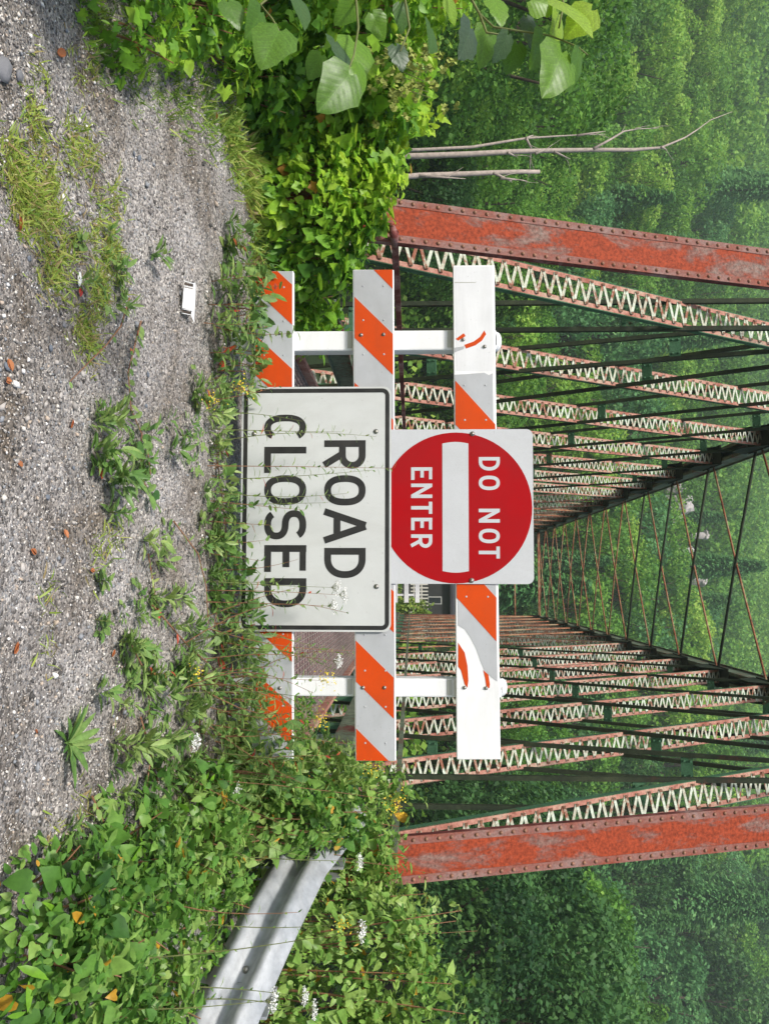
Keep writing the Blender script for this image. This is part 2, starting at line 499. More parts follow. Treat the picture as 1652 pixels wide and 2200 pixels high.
class MB:
    """collects boxes, bars, tubes, prisms into one mesh"""

    def __init__(self):
        self.v, self.f, self.m = [], [], []

    def add(self, verts, faces, mi=0):
        n = len(self.v)
        self.v.extend([tuple(p) for p in verts])
        for f in faces:
            self.f.append(tuple(i + n for i in f))
            self.m.append(mi)

    def box(self, c, s, mi=0, rz=0.0):
        x, y, z = s[0] / 2, s[1] / 2, s[2] / 2
        cr, sr = math.cos(rz), math.sin(rz)
        vs = []
        for dz in (-z, z):
            for dx, dy in ((-x, -y), (x, -y), (x, y), (-x, y)):
                vs.append((c[0] + dx * cr - dy * sr, c[1] + dx * sr + dy * cr, c[2] + dz))
        self.add(vs, [(3, 2, 1, 0), (4, 5, 6, 7), (0, 1, 5, 4), (1, 2, 6, 5), (2, 3, 7, 6), (3, 0, 4, 7)], mi)

    def bar(self, p0, p1, w, h, side=(1, 0, 0), mi=0):
        """w along 'side', h along the third axis"""
        p0, p1 = Vector(p0), Vector(p1)
        d = (p1 - p0).normalized()
        s = Vector(side)
        s = (s - d * s.dot(d)).normalized()
        t = d.cross(s)
        vs = []
        for p in (p0, p1):
            for a, b_ in ((-1, -1), (1, -1), (1, 1), (-1, 1)):
                vs.append(p + s * (a * w / 2) + t * (b_ * h / 2))
        self.add(vs, [(3, 2, 1, 0), (4, 5, 6, 7), (0, 1, 5, 4), (1, 2, 6, 5), (2, 3, 7, 6), (3, 0, 4, 7)], mi)

    def tube(self, pts, radii, seg=6, mi=0, cap=True):
        pts = [Vector(p) for p in pts]
        if not isinstance(radii, (list, tuple)):
            radii = [radii] * len(pts)
        base = len(self.v)
        prev = None
        for i, p in enumerate(pts):
            a = pts[max(i - 1, 0)]
            b_ = pts[min(i + 1, len(pts) - 1)]
            d = (b_ - a).normalized()
            if prev is None:
                s = d.orthogonal().normalized()
            else:
                s = (prev - d * prev.dot(d)).normalized()
            prev = s
            t = d.cross(s)
            for k in range(seg):
                an = 2 * math.pi * k / seg
                q = p + (s * math.cos(an) + t * math.sin(an)) * radii[i]
                self.v.append(tuple(q))
        for i in range(len(pts) - 1):
            for k in range(seg):
                a = base + i * seg + k
                b2 = base + i * seg + (k + 1) % seg
                self.f.append((a, b2, b2 + seg, a + seg))
                self.m.append(mi)
        if cap:
            self.f.append(tuple(base + k for k in reversed(range(seg))))
            self.m.append(mi)
            e = base + (len(pts) - 1) * seg
            self.f.append(tuple(e + k for k in range(seg)))
            self.m.append(mi)

    def mesh(self, name, mats, smooth=False):
        me = bpy.data.meshes.new(name)
        me.from_pydata(self.v, [], self.f)
        for mm in (mats if isinstance(mats, (list, tuple)) else [mats]):
            me.materials.append(mm)
        me.polygons.foreach_set("material_index", self.m)
        if smooth:
            me.polygons.foreach_set("use_smooth", [True] * len(self.f))
        me.update()
        return me

    def build(self, name, mats, parent=None, smooth=False, loc=None):
        return obj(name, self.mesh(name, mats, smooth), parent, loc)


def vnoise(x, y, seed=0):
    """smooth value noise on arrays"""
    x = np.asarray(x, dtype=np.float64)
    y = np.asarray(y, dtype=np.float64)
    xi, yi = np.floor(x).astype(np.int64), np.floor(y).astype(np.int64)
    fx, fy = x - xi, y - yi
    fx = fx * fx * (3 - 2 * fx)
    fy = fy * fy * (3 - 2 * fy)

    def h(a, b_):
        n = (a * 374761393 + b_ * 668265263 + seed * 974711) & 0x7fffffff
        n = ((n ^ (n >> 13)) * 1274126177) & 0x7fffffff
        return (n ^ (n >> 16)) % 100003 / 100003.0
    a = h(xi, yi) * (1 - fx) + h(xi + 1, yi) * fx
    b_ = h(xi, yi + 1) * (1 - fx) + h(xi + 1, yi + 1) * fx
    return a * (1 - fy) + b_ * fy


def sstep(a, b_, x):
    t = np.clip((x - a) / (b_ - a), 0, 1)
    return t * t * (3 - 2 * t)


def road_z(x, y):
    z = 0.035 * (vnoise(x * 1.3, y * 1.3, 1) - 0.5) + 0.014 * (vnoise(x * 5, y * 7, 2) - 0.5) + 0.006 * (vnoise(x * 19, y * 19, 3) - 0.5)
    y = np.asarray(y, dtype=np.float64)
    z = z + 0.16 * sstep(2.3, 3.9, y) * (1 - 0.55 * sstep(4.2, 5.4, y))
    return z


def terr_z(x, y):
    x = np.asarray(x, dtype=np.float64)
    y = np.asarray(y, dtype=np.float64)
    ax = np.abs(x)
    near = -0.06 - 0.5 * sstep(2.6, 6.0, ax) - 0.12 * np.maximum(ax - 6, 0)
    v = -6.2
    zn = near * (1 - sstep(6.0, 15, y)) + v * sstep(6.0, 15, y)
    z = zn * (1 - sstep(29, 38, y)) + 0.0 * sstep(29, 38, y)
    z = np.where(y > 38, 0, z)
    z = z + 0.57 * np.maximum(0, y + 0.22 * ax - 56)
    z = z + np.where(y > 45, 2.5 * (vnoise(x / 14, y / 14, 9) - 0.5), 0)
    return z


# ------------------------------------------------------------------ ground
gx = np.arange(-4.2, 3.6, 0.04)
gy = np.arange(-3.0, 6.2, 0.04)
XX, YY = np.meshgrid(gx, gy)
ZZ = road_z(XX, YY)
ZZ = ZZ - 0.12 * sstep(2.4, 3.6, np.abs(XX + 0.3)) - 0.25 * sstep(5.4, 6.2, YY)
V = np.stack([XX.ravel(), YY.ravel(), ZZ.ravel()], 1)
nx, ny = len(gx), len(gy)
ii = (np.arange(ny - 1)[:, None] * nx + np.arange(nx - 1)[None, :]).ravel()
Fq = np.stack([ii, ii + 1, ii + nx + 1, ii + nx], 1)
o = obj("gravel_road", np_mesh("gravel_road", V, [Fq], M['gravel'], smooth=True))
tag(o, "grey gravel road surface in front of the barricade", None, None, "structure")

tx = np.concatenate([np.arange(-320, -60, 13), np.arange(-60, 60, 2.0), np.arange(60, 330, 13)])
ty = np.concatenate([np.arange(-60, 0, 6), np.arange(0, 60, 1.5), np.arange(60, 420, 8)])
XX, YY = np.meshgrid(tx, ty)
ZZ = terr_z(XX, YY)
inroad = (XX > -4.5) & (XX < 4.5) & (YY < 6.5)
ZZ = np.where(inroad, np.minimum(ZZ, -0.45), ZZ)
V = np.stack([XX.ravel(), YY.ravel(), ZZ.ravel()], 1)
nx, ny = len(tx), len(ty)
ii = (np.arange(ny - 1)[:, None] * nx + np.arange(nx - 1)[None, :]).ravel()
Fq = np.stack([ii, ii + 1, ii + nx + 1, ii + nx], 1)
o = obj("terrain", np_mesh("terrain", V, [Fq], M['hill'], smooth=True))
tag(o, "wooded valley sides and hillside ground", None, None, "structure")
b_ = MB()
b_.add([(-300, 9, -5.4), (300, 9, -5.4), (300, 36, -5.4), (-300, 36, -5.4)], [(0, 1, 2, 3)])
tag(b_.build("river", M['water']), "river below the bridge", None, None, "structure")
b_ = MB()
b_.add([(-3.2, 39.8, 0.06), (2.6, 39.8, 0.06), (3.0, 56, 0.06), (-4.0, 56, 0.06)], [(0, 1, 2, 3)])
tag(b_.build("far_road", plain("far_road_gravel", (0.22, 0.2, 0.18), 0.9, 0, 0.2, 0.2, 2)), "road on the far bank beyond the bridge", None, None, "structure")

# pebbles (nobody could count them)
octa = np.array([(1, 0, 0), (-1, 0, 0), (0, 1, 0), (0, -1, 0), (0, 0, 1), (0, 0, -1)], dtype=np.float64)
octf = np.array([(0, 2, 4), (2, 1, 4), (1, 3, 4), (3, 0, 4), (2, 0, 5), (1, 2, 5), (3, 1, 5), (0, 3, 5)])


def rand_rot(n, tilt=0.4):
    a = rng.uniform(0, 2 * np.pi, n)
    tx_, ty_ = rng.normal(0, tilt, n), rng.normal(0, tilt, n)
    ca, sa = np.cos(a), np.sin(a)
    Z = np.zeros(n)
    O = np.ones(n)
    Rz = np.stack([ca, -sa, Z, sa, ca, Z, Z, Z, O], 1).reshape(n, 3, 3)
    cx, sx = np.cos(tx_), np.sin(tx_)
    Rx = np.stack([O, Z, Z, Z, cx, -sx, Z, sx, cx], 1).reshape(n, 3, 3)
    cy, sy = np.cos(ty_), np.sin(ty_)
    Ry = np.stack([cy, Z, sy, Z, O, Z, -sy, Z, cy], 1).reshape(n, 3, 3)
    return Rz @ Rx @ Ry


npb = 95000
py_ = 1.55 + (5.9 - 1.55) * rng.random(npb) ** 1.25
px_ = -0.07 * py_ + (rng.random(npb) * 2 - 1) * (0.72 * py_ + 0.25)
keep = (px_ > -3.4) & (px_ < 2.4)
px_, py_ = px_[keep], py_[keep]
n = len(px_)
s = rng.lognormal(math.log(0.0034), 0.42, n)
s = np.clip(s, 0.002, 0.016)
s[:3200] = rng.uniform(0.0055, 0.012, 3200) * np.where(rng.random(3200) < 0.85, 0.8, 1.3)
dens = vnoise(px_ * 2.3, py_ * 2.9, 21)
s = s * np.where(rng.random(n) < dens * 1.25, 1.0, 0.55)
sc3 = np.stack([s * rng.uniform(0.8, 1.6, n), s * rng.uniform(0.7, 1.1, n), s * rng.uniform(0.45, 0.9, n)], 1)
base = octa[None] * sc3[:, None, :] * rng.uniform(0.75, 1.2, (n, 6, 1))
R_ = rand_rot(n)
Vp = np.einsum('nij,nkj->nki', R_, base)
Vp += np.stack([px_, py_, road_z(px_, py_) + sc3[:, 2] * 0.45], 1)[:, None, :]
Fp = (octf[None] + (np.arange(n) * 6)[:, None, None]).reshape(-1, 3)
tn = np.repeat(rng.random(n), 8)
o = obj("gravel", np_mesh("gravel", Vp.reshape(-1, 3), [Fp], M['pebble'], tn))
tag(o, "loose mixed gravel chips covering the road", None, None, "stuff")


# ------------------------------------------------------------------ leaf fields
def T_leaf(kind):
    """templates: x across, y along (0..1), z normal"""
    if kind == 'quad':
        V = [(0, 0, 0), (0.42, 0.5, 0.06), (0, 1, -0.04), (-0.42, 0.5, 0.06)]
        F3, F4 = [], [(0, 1, 2, 3)]
    elif kind == 'lance':
        V = [(0, 0, 0), (0.10, 0.22, 0.02), (0.125, 0.5, 0.03), (0.07, 0.8, -0.04), (0, 1, -0.14),
             (-0.07, 0.8, -0.04), (-0.125, 0.5, 0.03), (-0.10, 0.22, 0.02), (0, 0.22, 0), (0, 0.5, 0.0), (0, 0.8, -0.07)]
        F3 = [(0, 1, 8), (0, 8, 7), (10, 3, 4), (10, 4, 5)]
        F4 = [(8, 1, 2, 9), (9, 2, 3, 10), (7, 8, 9, 6), (6, 9, 10, 5)]
    elif kind == 'heart':
        V = [(0, 0, 0), (0.24, -0.09, 0.03), (0.42, 0.10, 0.06), (0.40, 0.38, 0.06), (0.24, 0.68, 0.0), (0, 1, -0.14),
             (-0.24, 0.68, 0.0), (-0.40, 0.38, 0.06), (-0.42, 0.10, 0.06), (-0.24, -0.09, 0.03), (0, 0.35, -0.01), (0, 0.68, -0.05)]
        F3 = [(0, 1, 2), (0, 9, 8)][:1] + [(0, 8, 9), (11, 4, 5), (11, 5, 6)]
        F4 = [(0, 2, 3, 10), (10, 3, 4, 11), (0, 10, 7, 8), (10, 11, 6, 7)]
    elif kind == 'lobe':
        r = [(-90, 0.05), (-62, 0.34), (-35, 0.50), (-14, 0.36), (12, 0.56), (38, 0.38), (62, 0.46), (90, 0.66)]
        V = [(0, 0.35, 0.0)]
        out = []
        for a, q in r:
            out.append((q * math.cos(RAD(a)), 0.35 + q * math.sin(RAD(a)), 0.05 - 0.22 * q * q if a > -70 else 0))
        for a, q in reversed(r[1:-1]):
            out.append((-q * math.cos(RAD(a)), 0.35 + q * math.sin(RAD(a)), 0.05 - 0.22 * q * q))
        V += out
        k = len(out)
        F3 = [(0, 1 + i, 1 + (i + 1) % k) for i in range(k)]
        F4 = []
    elif kind == 'blade':
        V = [(-0.02, 0, 0), (0.02, 0, 0), (0.022, 0.4, 0.03), (-0.022, 0.4, 0.03), (0.013, 0.75, -0.03), (-0.013, 0.75, -0.03), (0, 1, -0.2)]
        F3, F4 = [(5, 4, 6)], [(0, 1, 2, 3), (3, 2, 4, 5)]
    elif kind == 'oval':
        V = [(0, 0, 0), (0.2, 0.2, 0.03), (0.27, 0.5, 0.04), (0.17, 0.82, 0), (0, 1, -0.06), (-0.17, 0.82, 0), (-0.27, 0.5, 0.04), (-0.2, 0.2, 0.03), (0, 0.5, 0)]
        F3 = [(0, 1, 8), (1, 2, 8), (2, 3, 8), (3, 4, 8), (4, 5, 8), (5, 6, 8), (6, 7, 8), (7, 0, 8)]
        F4 = []
    return np.array(V, dtype=np.float64), np.array(F3, dtype=np.int64).reshape(-1, 3), np.array(F4, dtype=np.int64).reshape(-1, 4)


TL = {k: T_leaf(k) for k in ('quad', 'lance', 'heart', 'lobe', 'blade', 'oval')}


def norm(a):
    return a / np.maximum(np.linalg.norm(a, axis=-1, keepdims=True), 1e-9)


class LF:
    """accumulates leaves of one or several templates into one mesh"""

    def __init__(self):
        self.parts = []

    def add(self, kind, pos, d, nrm, size, tint, width=1.0):
        pos = np.atleast_2d(np.asarray(pos, dtype=np.float64))
        n = len(pos)
        d = norm(np.broadcast_to(np.asarray(d, dtype=np.float64), (n, 3)))
        nrm = np.broadcast_to(np.asarray(nrm, dtype=np.float64), (n, 3))
        nrm = norm(nrm - d * (nrm * d).sum(1, keepdims=True) + 1e-6)
        x = np.cross(d, nrm)
        size = np.broadcast_to(np.asarray(size, dtype=np.float64), (n,))
        tint = np.broadcast_to(np.asarray(tint, dtype=np.float64), (n,))
        w = np.broadcast_to(np.asarray(width, dtype=np.float64), (n,))
        self.parts.append((kind, pos, d, nrm, x, size, tint, w))

    def mesh(self, name, mat, smooth=False):
        Vs, F3s, F4s, t3, t4 = [], [], [], [], []
        off = 0
        for kind, pos, d, nrm, x, size, tint, w in self.parts:
            T, F3, F4 = TL[kind]
            k = len(T)
            n = len(pos)
            jit = T[None].repeat(n, 0)
            curl = rng.normal(0, 0.10, (n, 1))
            jit[:, :, 2] += curl * (jit[:, :, 1] ** 2) + rng.normal(0.0, 0.06, (n, 1)) * np.abs(jit[:, :, 0])
            jit = jit * size[:, None, None]
            VV = pos[:, None, :] + jit[:, :, 0:1] * x[:, None, :] * w[:, None, None] + jit[:, :, 1:2] * d[:, None, :] + jit[:, :, 2:3] * nrm[:, None, :]
            Vs.append(VV.reshape(-1, 3))
            o_ = (off + np.arange(n) * k)[:, None, None]
            if len(F3):
                F3s.append((F3[None] + o_).reshape(-1, 3))
                t3.append(np.repeat(tint, len(F3)))
            if len(F4):
                F4s.append((F4[None] + o_).reshape(-1, 4))
                t4.append(np.repeat(tint, len(F4)))
            off += n * k
        faces, tints = [], []
        if F3s:
            faces.append(np.concatenate(F3s))
            tints += t3
        if F4s:
            faces.append(np.concatenate(F4s))
            tints += t4
        return np_mesh(name, np.concatenate(Vs), faces, mat, np.concatenate(tints), smooth)

    def build(self, name, mat, parent=None):
        return obj(name, self.mesh(name, mat), parent)


def rdir(n):
    return norm(rng.normal(0, 1, (n, 3)))


# ------------------------------------------------------------------ trees
def make_crown(kind, n_leaf, height, rad, leaf, seed):
    """returns (leaf LF, trunk MB); origin at trunk base"""
    lf = LF()
    tb = MB()
    if kind == 'conifer':
        tb.tube([(0, 0, 0), (0, 0, height * 0.5), (0, 0, height)], [0.16, 0.1, 0.02], 6)
        lev = 26
        cnt = n_leaf
        h = rng.random(cnt) ** 0.8
        z = height * (0.12 + 0.88 * h)
        lv = np.floor(h * lev) / lev
        a = np.floor(rng.random(cnt) * 9) / 9 * 2 * np.pi + lv * 17 + rng.normal(0, 0.16, cnt)
        rr_ = rad * (1 - h) * (0.75 + 0.35 * vnoise(a * 2, h * 12, seed)) * np.sqrt(rng.random(cnt)) + 0.1
        pos = np.stack([rr_ * np.cos(a), rr_ * np.sin(a), z - 0.32 * rr_ + rng.normal(0, 0.08, cnt)], 1)
        d = np.stack([np.cos(a), np.sin(a), np.full(cnt, -0.45)], 1) + rng.normal(0, 0.3, (cnt, 3))
        nr = np.stack([0.3 * np.cos(a), 0.3 * np.sin(a), np.ones(cnt)], 1) + rng.normal(0, 0.35, (cnt, 3))
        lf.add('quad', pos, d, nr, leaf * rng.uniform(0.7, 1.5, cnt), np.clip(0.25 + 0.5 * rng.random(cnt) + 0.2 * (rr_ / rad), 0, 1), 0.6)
        return lf, tb
    # broadleaf
    nl = 34 if kind != 'poplar' else 30
    cc = []
    th = height
    for i in range(nl):
        while True:
            p = rng.uniform(-1, 1, 3)
            if (p ** 2).sum() < 1:
                break
        zc = 0.58 + 0.36 * p[2]
        w_ = rad * (0.62 + 0.5 * math.sin(math.pi * (zc - 0.1)))
        cc.append((p[0] * w_, p[1] * w_, zc * th))
    cc = np.array(cc)
    cr = rad * rng.uniform(0.24, 0.44, nl)
    per = n_leaf // nl
    for i in range(nl):
        m_ = int(per * (cr[i] / (rad * 0.34)) ** 2)
        dd = rdir(m_)
        dd[:, 2] = np.where(dd[:, 2] < -0.35, -dd[:, 2], dd[:, 2])
        lump = 0.78 + 0.4 * vnoise(dd[:, 0] * 3 + i * 7, dd[:, 1] * 3 + dd[:, 2] * 2.3, seed)
        r_ = cr[i] * lump * (0.72 + 0.3 * rng.random(m_) ** 0.5)
        pos = cc[i] + dd * r_[:, None] * np.array([1, 1, 0.72])
        nr = dd * 0.8 + np.array([0, 0, 0.55]) + rng.normal(0, 0.45, (m_, 3))
        d = dd * 0.5 + np.array([0, 0, -0.55]) + rng.normal(0, 0.5, (m_, 3))
        t = np.clip(0.43 + rng.normal(0, 0.22) + rng.normal(0, 0.17, m_), 0, 1)
        lf.add('quad', pos, d, nr, leaf * rng.uniform(0.65, 1.4, m_), t, rng.uniform(0.8, 1.2, m_))
        if i % 2 == 0:
            st = Vector((0, 0, th * rng.uniform(0.2, 0.45)))
            e = Vector(cc[i])
            mid = st.lerp(e, 0.5) + Vector((0, 0, -0.06 * th))
            tb.tube([st, mid, e], [rad * 0.03, rad * 0.02, rad * 0.008], 5)
    tb.tube([(0, 0, -1.0), (0.03 * rad, 0, th * 0.3), (0, 0.04 * rad, th * 0.6), (0, 0, th * 0.85)], [rad * 0.07, rad * 0.055, rad * 0.035, rad * 0.01], 7)
    return lf, tb


def tree_meshes(nm, kind, n_leaf, h, r_, leaf, mat, seed):
    lf, tb = make_crown(kind, n_leaf, h, r_, leaf, seed)
    return lf.mesh(nm + "_crown", mat), tb.mesh(nm + "_trunk", M['bark'], True)


def place_tree(nm, ms, loc, rz, sc, label, cat, group):
    t = empty(nm, loc, rz, label, cat, group)
    t.scale = sc
    obj("crown", ms[0], t)
    obj("trunk", ms[1], t)
    return t


hill_vars = []
for i, (k_, n_, h_, r2, lf_, mt) in enumerate([
        ('broad', 5200, 11, 4.2, 0.30, 'tree_mid'), ('broad', 5200, 12, 4.0, 0.28, 'tree_light'), ('broad', 4800, 10, 4.4, 0.30, 'tree_blue'),
        ('broad', 5200, 13, 4.0, 0.28, 'tree_mid'), ('broad', 5200, 10, 4.2, 0.30, 'tree_light'), ('broad', 4600, 11, 3.8, 0.30, 'tree_dark'),
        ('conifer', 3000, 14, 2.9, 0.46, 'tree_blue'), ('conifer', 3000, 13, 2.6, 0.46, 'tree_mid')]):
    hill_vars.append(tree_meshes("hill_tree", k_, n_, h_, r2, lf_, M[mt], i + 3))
near_vars = []
for i, (k_, n_, h_, r2, lf_, mt) in enumerate([
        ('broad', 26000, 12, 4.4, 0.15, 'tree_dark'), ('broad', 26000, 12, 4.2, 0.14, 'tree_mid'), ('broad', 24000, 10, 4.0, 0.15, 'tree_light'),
        ('conifer', 12000, 12, 2.4, 0.26, 'tree_mid')]):
    near_vars.append(tree_meshes("bank_tree", k_, n_, h_, r2, lf_, M[mt], i + 23))

rocks_px = [(1080, 1470, 22), (1185, 1482, 13), (1245, 1507, 13), (1108, 1455, 15), (1150, 1515, 9), (985, 1535, 9), (1050, 1462, 12)]
# hillside trees
cand = []
step = 6.2
for iy in range(0, 62):
    for ix in range(-48, 46):
        x = (ix + 0.5 * (iy % 2)) * step + rng.uniform(-1.9, 1.9)
        y = 44 + iy * step * 0.62 + rng.uniform(-1.9, 1.9)
        if y < 47 and abs(x) < 12:
            continue
        if -6 < x < 5 and y < 58:
            continue
        z = float(terr_z(x, y))
        pu, pv, dp = proj((x, y, z + 8))
        if pu < -260 or pu > 2460 or dp > 330:
            continue
        bl = False
        for (ru, rv, rs) in rocks_px:
            if abs(pu - ru) < rs + 12 and -70 < (pv - rv) < 40 and 84 < dp < 104:
                bl = True
        if bl or random.random() < 0.08:
            continue
        cand.append((dp, x, y, z))
cand.sort()
ind, far = cand[:285], cand[285:]
for (dp, x, y, z) in ind:
    nz = float(vnoise(x / 30 + 5, y / 30, 4))
    if nz < 0.30:
        vi = random.choice([6, 7, 2, 5, 0, 2, 5])
    elif nz > 0.62:
        vi = random.choice([1, 4, 0])
    else:
        vi = random.choice([0, 1, 2, 3, 4, 6])
    s_ = random.uniform(0.62, 1.28)
    if dp < 70:
        s_ *= 0.85
    con = vi in (6, 7)
    tu, tv, _d = proj((x, y, z + 7))
    zone = ("left of the left end post" if tu < 470 else "behind the left truss near its end post" if tu < 760 else "behind the far half of the left truss" if tu < 1060 else
            "between the two trusses" if tu < 1400 else "behind the right truss" if tu < 1780 else "right of the right end post")
    hgt = "low" if tv < 1090 else ("halfway up" if tv < 1350 else "high up")
    tone = ["green", "yellowish", "bluish", "tall green", "light green", "dark", "pointed evergreen", "slim evergreen"][vi]
    hl = "%s%s %s on hillside %s" % (tone, "" if con else " leafy tree", hgt, zone)
    place_tree("conifer" if con else "broadleaf_tree", hill_vars[vi], (x, y, z - 0.5), random.uniform(0, 6.28), (s_, s_, s_ * random.uniform(0.9, 1.15)),
               hl,
               "tree", "evergreens on the far hillside" if con else "leafy trees on the far hillside")
# the rest of the far woods as one mass
lf = LF()
for (dp, x, y, z) in far:
    nz = float(vnoise(x / 30 + 5, y / 30, 4))
    s_ = random.uniform(0.8, 1.2)
    nb = 5
    tt = 0.2 + 0.6 * nz + rng.normal(0, 0.1)
    for k_ in range(nb):
        c = np.array([x + rng.normal(0, 1.7), y + rng.normal(0, 1.7), z + rng.uniform(3.5, 8.5) * s_])
        m_ = 75
        dd = rdir(m_)
        dd[:, 2] = np.abs(dd[:, 2]) * 0.9 + 0.05
        pos = c + dd * rng.uniform(1.3, 2.4, (m_, 1)) * np.array([1, 1, 0.9])
        lf.add('quad', pos, dd * 0.4 + np.array([0, 0, -0.6]) + rng.normal(0, 0.5, (m_, 3)), dd + rng.normal(0, 0.45, (m_, 3)) + np.array([0, 0, .3]),
               rng.uniform(0.45, 0.85, m_), np.clip(tt + rng.normal(0, 0.22, m_), 0, 1))
o = lf.build("distant_forest", M['tree_mid'])
tag(o, "distant woods high on the hillside", None, None, "stuff")

# nearer trees on the river banks: (u, depth, variant, scale, zbase, label)
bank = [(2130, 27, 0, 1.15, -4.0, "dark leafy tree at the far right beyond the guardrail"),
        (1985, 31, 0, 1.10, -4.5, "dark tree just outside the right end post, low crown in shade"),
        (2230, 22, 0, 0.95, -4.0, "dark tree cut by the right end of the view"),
        (2060, 38, 1, 1.25, -3.0, "mid green tree rising behind the dark riverside trees on the right"),
        (2200, 40, 1, 1.30, -3.0, "tall green tree high behind the rightmost riverside trees"),
        (1880, 42, 1, 1.15, -3.0, "green tree directly behind the right end post"),
        (1760, 40, 0, 0.95, -3.0, "dark tree seen through the right truss behind its first laced post"),
        (1650, 43, 1, 0.95, -1.5, "mid green tree seen through the right truss behind the hip hanger"),
        (1560, 46, 1, 0.85, -1.0, "leafy tree behind the middle of the right truss"),
        (1480, 49, 2, 0.7, 0.0, "light green tree behind the far part of the right truss"),
        (60, 25, 1, 1.0, -4.0, "leafy tree behind the hanging broad-leaved branch"),
        (-110, 21, 1, 0.9, -3.5, "green tree cut by the left end of the view"),
        (215, 31, 2, 0.95, -4.0, "light green tree left of the tall dead tree"),
        (330, 29, 0, 0.80, -5.0, "dark green tree right behind the tall dead trunk"),
        (440, 36, 1, 0.95, -4.0, "green tree behind the left end post"),
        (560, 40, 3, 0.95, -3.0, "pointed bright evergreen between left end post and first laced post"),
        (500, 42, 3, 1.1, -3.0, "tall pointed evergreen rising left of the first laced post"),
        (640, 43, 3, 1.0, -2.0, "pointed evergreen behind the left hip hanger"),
        (730, 46, 1, 0.9, -1.5, "green tree behind the second laced post of the left truss"),
        (830, 50, 2, 0.72, 0.0, "light green tree seen through the left truss right of its second post"),
        (950, 53, 1, 0.7, 0.0, "green tree behind the far part of the left truss"),
        (100, 40, 2, 1.2, -3.0, "yellowish green tree high above the broad-leaved branch"),
        (290, 43, 1, 1.1, -2.0, "green tree above and behind the dead trees"),
        (-60, 46, 0, 1.4, -2.0, "large dark tree in the upper left corner of the woods"),
        (1160, 60, 2, 0.5, 0.5, "small green tree behind the road sign at the far end of the bridge")]
for (u_, d_, vi, s_, zb, lb) in bank:
    q = P(u_, 885, d_)
    place_tree("riverside_tree", near_vars[vi], (q.x, q.y, zb), random.uniform(0, 6.28), (s_, s_, s_), lb, "tree", "trees along the river banks")
# low undergrowth along the far bank so no bare ground shows
lf = LF()
n = 15000
x = rng.uniform(-45, 40, n)
y = rng.uniform(33, 60, n)
k_ = ~((np.abs(x + 0.3) < 3.2) & (y < 58))
x, y = x[k_], y[k_]
n = len(x)
z = terr_z(x, y) + rng.random(n) * 2.2 * (0.4 + vnoise(x / 3, y / 3, 8))
lf.add('quad', np.stack([x, y, z], 1), rdir(n), rdir(n) + np.array([0, -0.3, 0.8]), rng.uniform(0.25, 0.5, n), rng.random(n))
n = 9000
x = rng.uniform(-14, 12, n)
y = rng.uniform(6.4, 13, n)
k_ = (np.abs(x + 0.3) > 2.6)
x, y = x[k_], y[k_]
n = len(x)
z = terr_z(x, y) + rng.random(n) * 0.8
lf.add('quad', np.stack([x, y, z], 1), rdir(n), rdir(n) + np.array([0, -0.3, 0.8]), rng.uniform(0.1, 0.2, n), rng.random(n))
tag(lf.build("undergrowth", M['tree_light']), "low undergrowth along the river banks", None, None, "stuff")


def branchy(tb, p0, d, L, r0, lvl):
    pts, rads = [Vector(p0)], [r0]
    dd = Vector(d).normalized()
    k_ = 5
    for i in range(k_):
        dd = (dd + Vector(rng.normal(0, 0.10, 3))).normalized()
        pts.append(pts[-1] + dd * L / k_)
        rads.append(r0 * (1 - 0.8 * (i + 1) / k_))
    tb.tube(pts, rads, 6 if lvl == 0 else 4)
    return pts, rads


def dead_tree(u_, depth, pix, wid, label, twigs):
    """pix: list of (u,v) along the trunk; wid: radii"""
    t = empty("dead_tree", P(pix[0][0], pix[0][1], depth), 0, label, "dead tree", "bare dead trees left of the bridge")
    org = P(pix[0][0], pix[0][1], depth)
    tb = MB()
    pts = [P(a, b2, depth + 0.15 * i) - org for i, (a, b2) in enumerate(pix)]
    wid = [w_ * 0.78 for w_ in wid]
    tb.tube([Vector((0, 0, -5))] + pts, [wid[0] * 1.3] + wid, 8)
    tb.build("trunk", M['deadwood'], t, True)
    for tw in twigs:
        b2 = MB()
        pp = [P(a, b3, depth + 0.2 * i) - org for i, (a, b3) in enumerate(tw)]
        r0 = 0.035
        b2.tube(pp, [r0 * (1 - 0.85 * i / (len(pp) - 1)) for i in range(len(pp))], 5)
        for q in range(len(pp) - 1):
            branchy(b2, pp[q].lerp(pp[q + 1], 0.6), (pp[q + 1] - pp[q]).normalized() + Vector(rng.normal(0, 0.5, 3)), 0.5, 0.010, 1)
        b2.build("branch", M['deadwood'], t, True)


dead_tree(0, 18, [(335, 905), (331, 1010), (326, 1100), (323, 1200), (322, 1290), (322, 1360), (317, 1420), (296, 1470), (280, 1495), (258, 1525), (240, 1572)],
          [0.085, 0.08, 0.075, 0.065, 0.06, 0.055, 0.035, 0.025, 0.02, 0.014, 0.006], "tallest bleached dead tree, its bare top bending left",
          [[(319, 1275), (300, 1310), (282, 1340), (277, 1370), (275, 1415)], [(316, 1420), (322, 1432)], [(328, 1090), (338, 1112)], [(330, 1150), (318, 1180)], [(326, 1190), (342, 1225)]])
dead_tree(0, 18.6, [(322, 900), (316, 1015), (305, 1080), (297, 1130), (293, 1190), (290, 1240), (288, 1300)],
          [0.05, 0.045, 0.04, 0.033, 0.026, 0.016, 0.006], "thin dead tree leaning left against the tallest one",
          [[(298, 1130), (318, 1140), (345, 1138), (380, 1138)], [(297, 1130), (290, 1145)], [(291, 1240), (282, 1300)]])
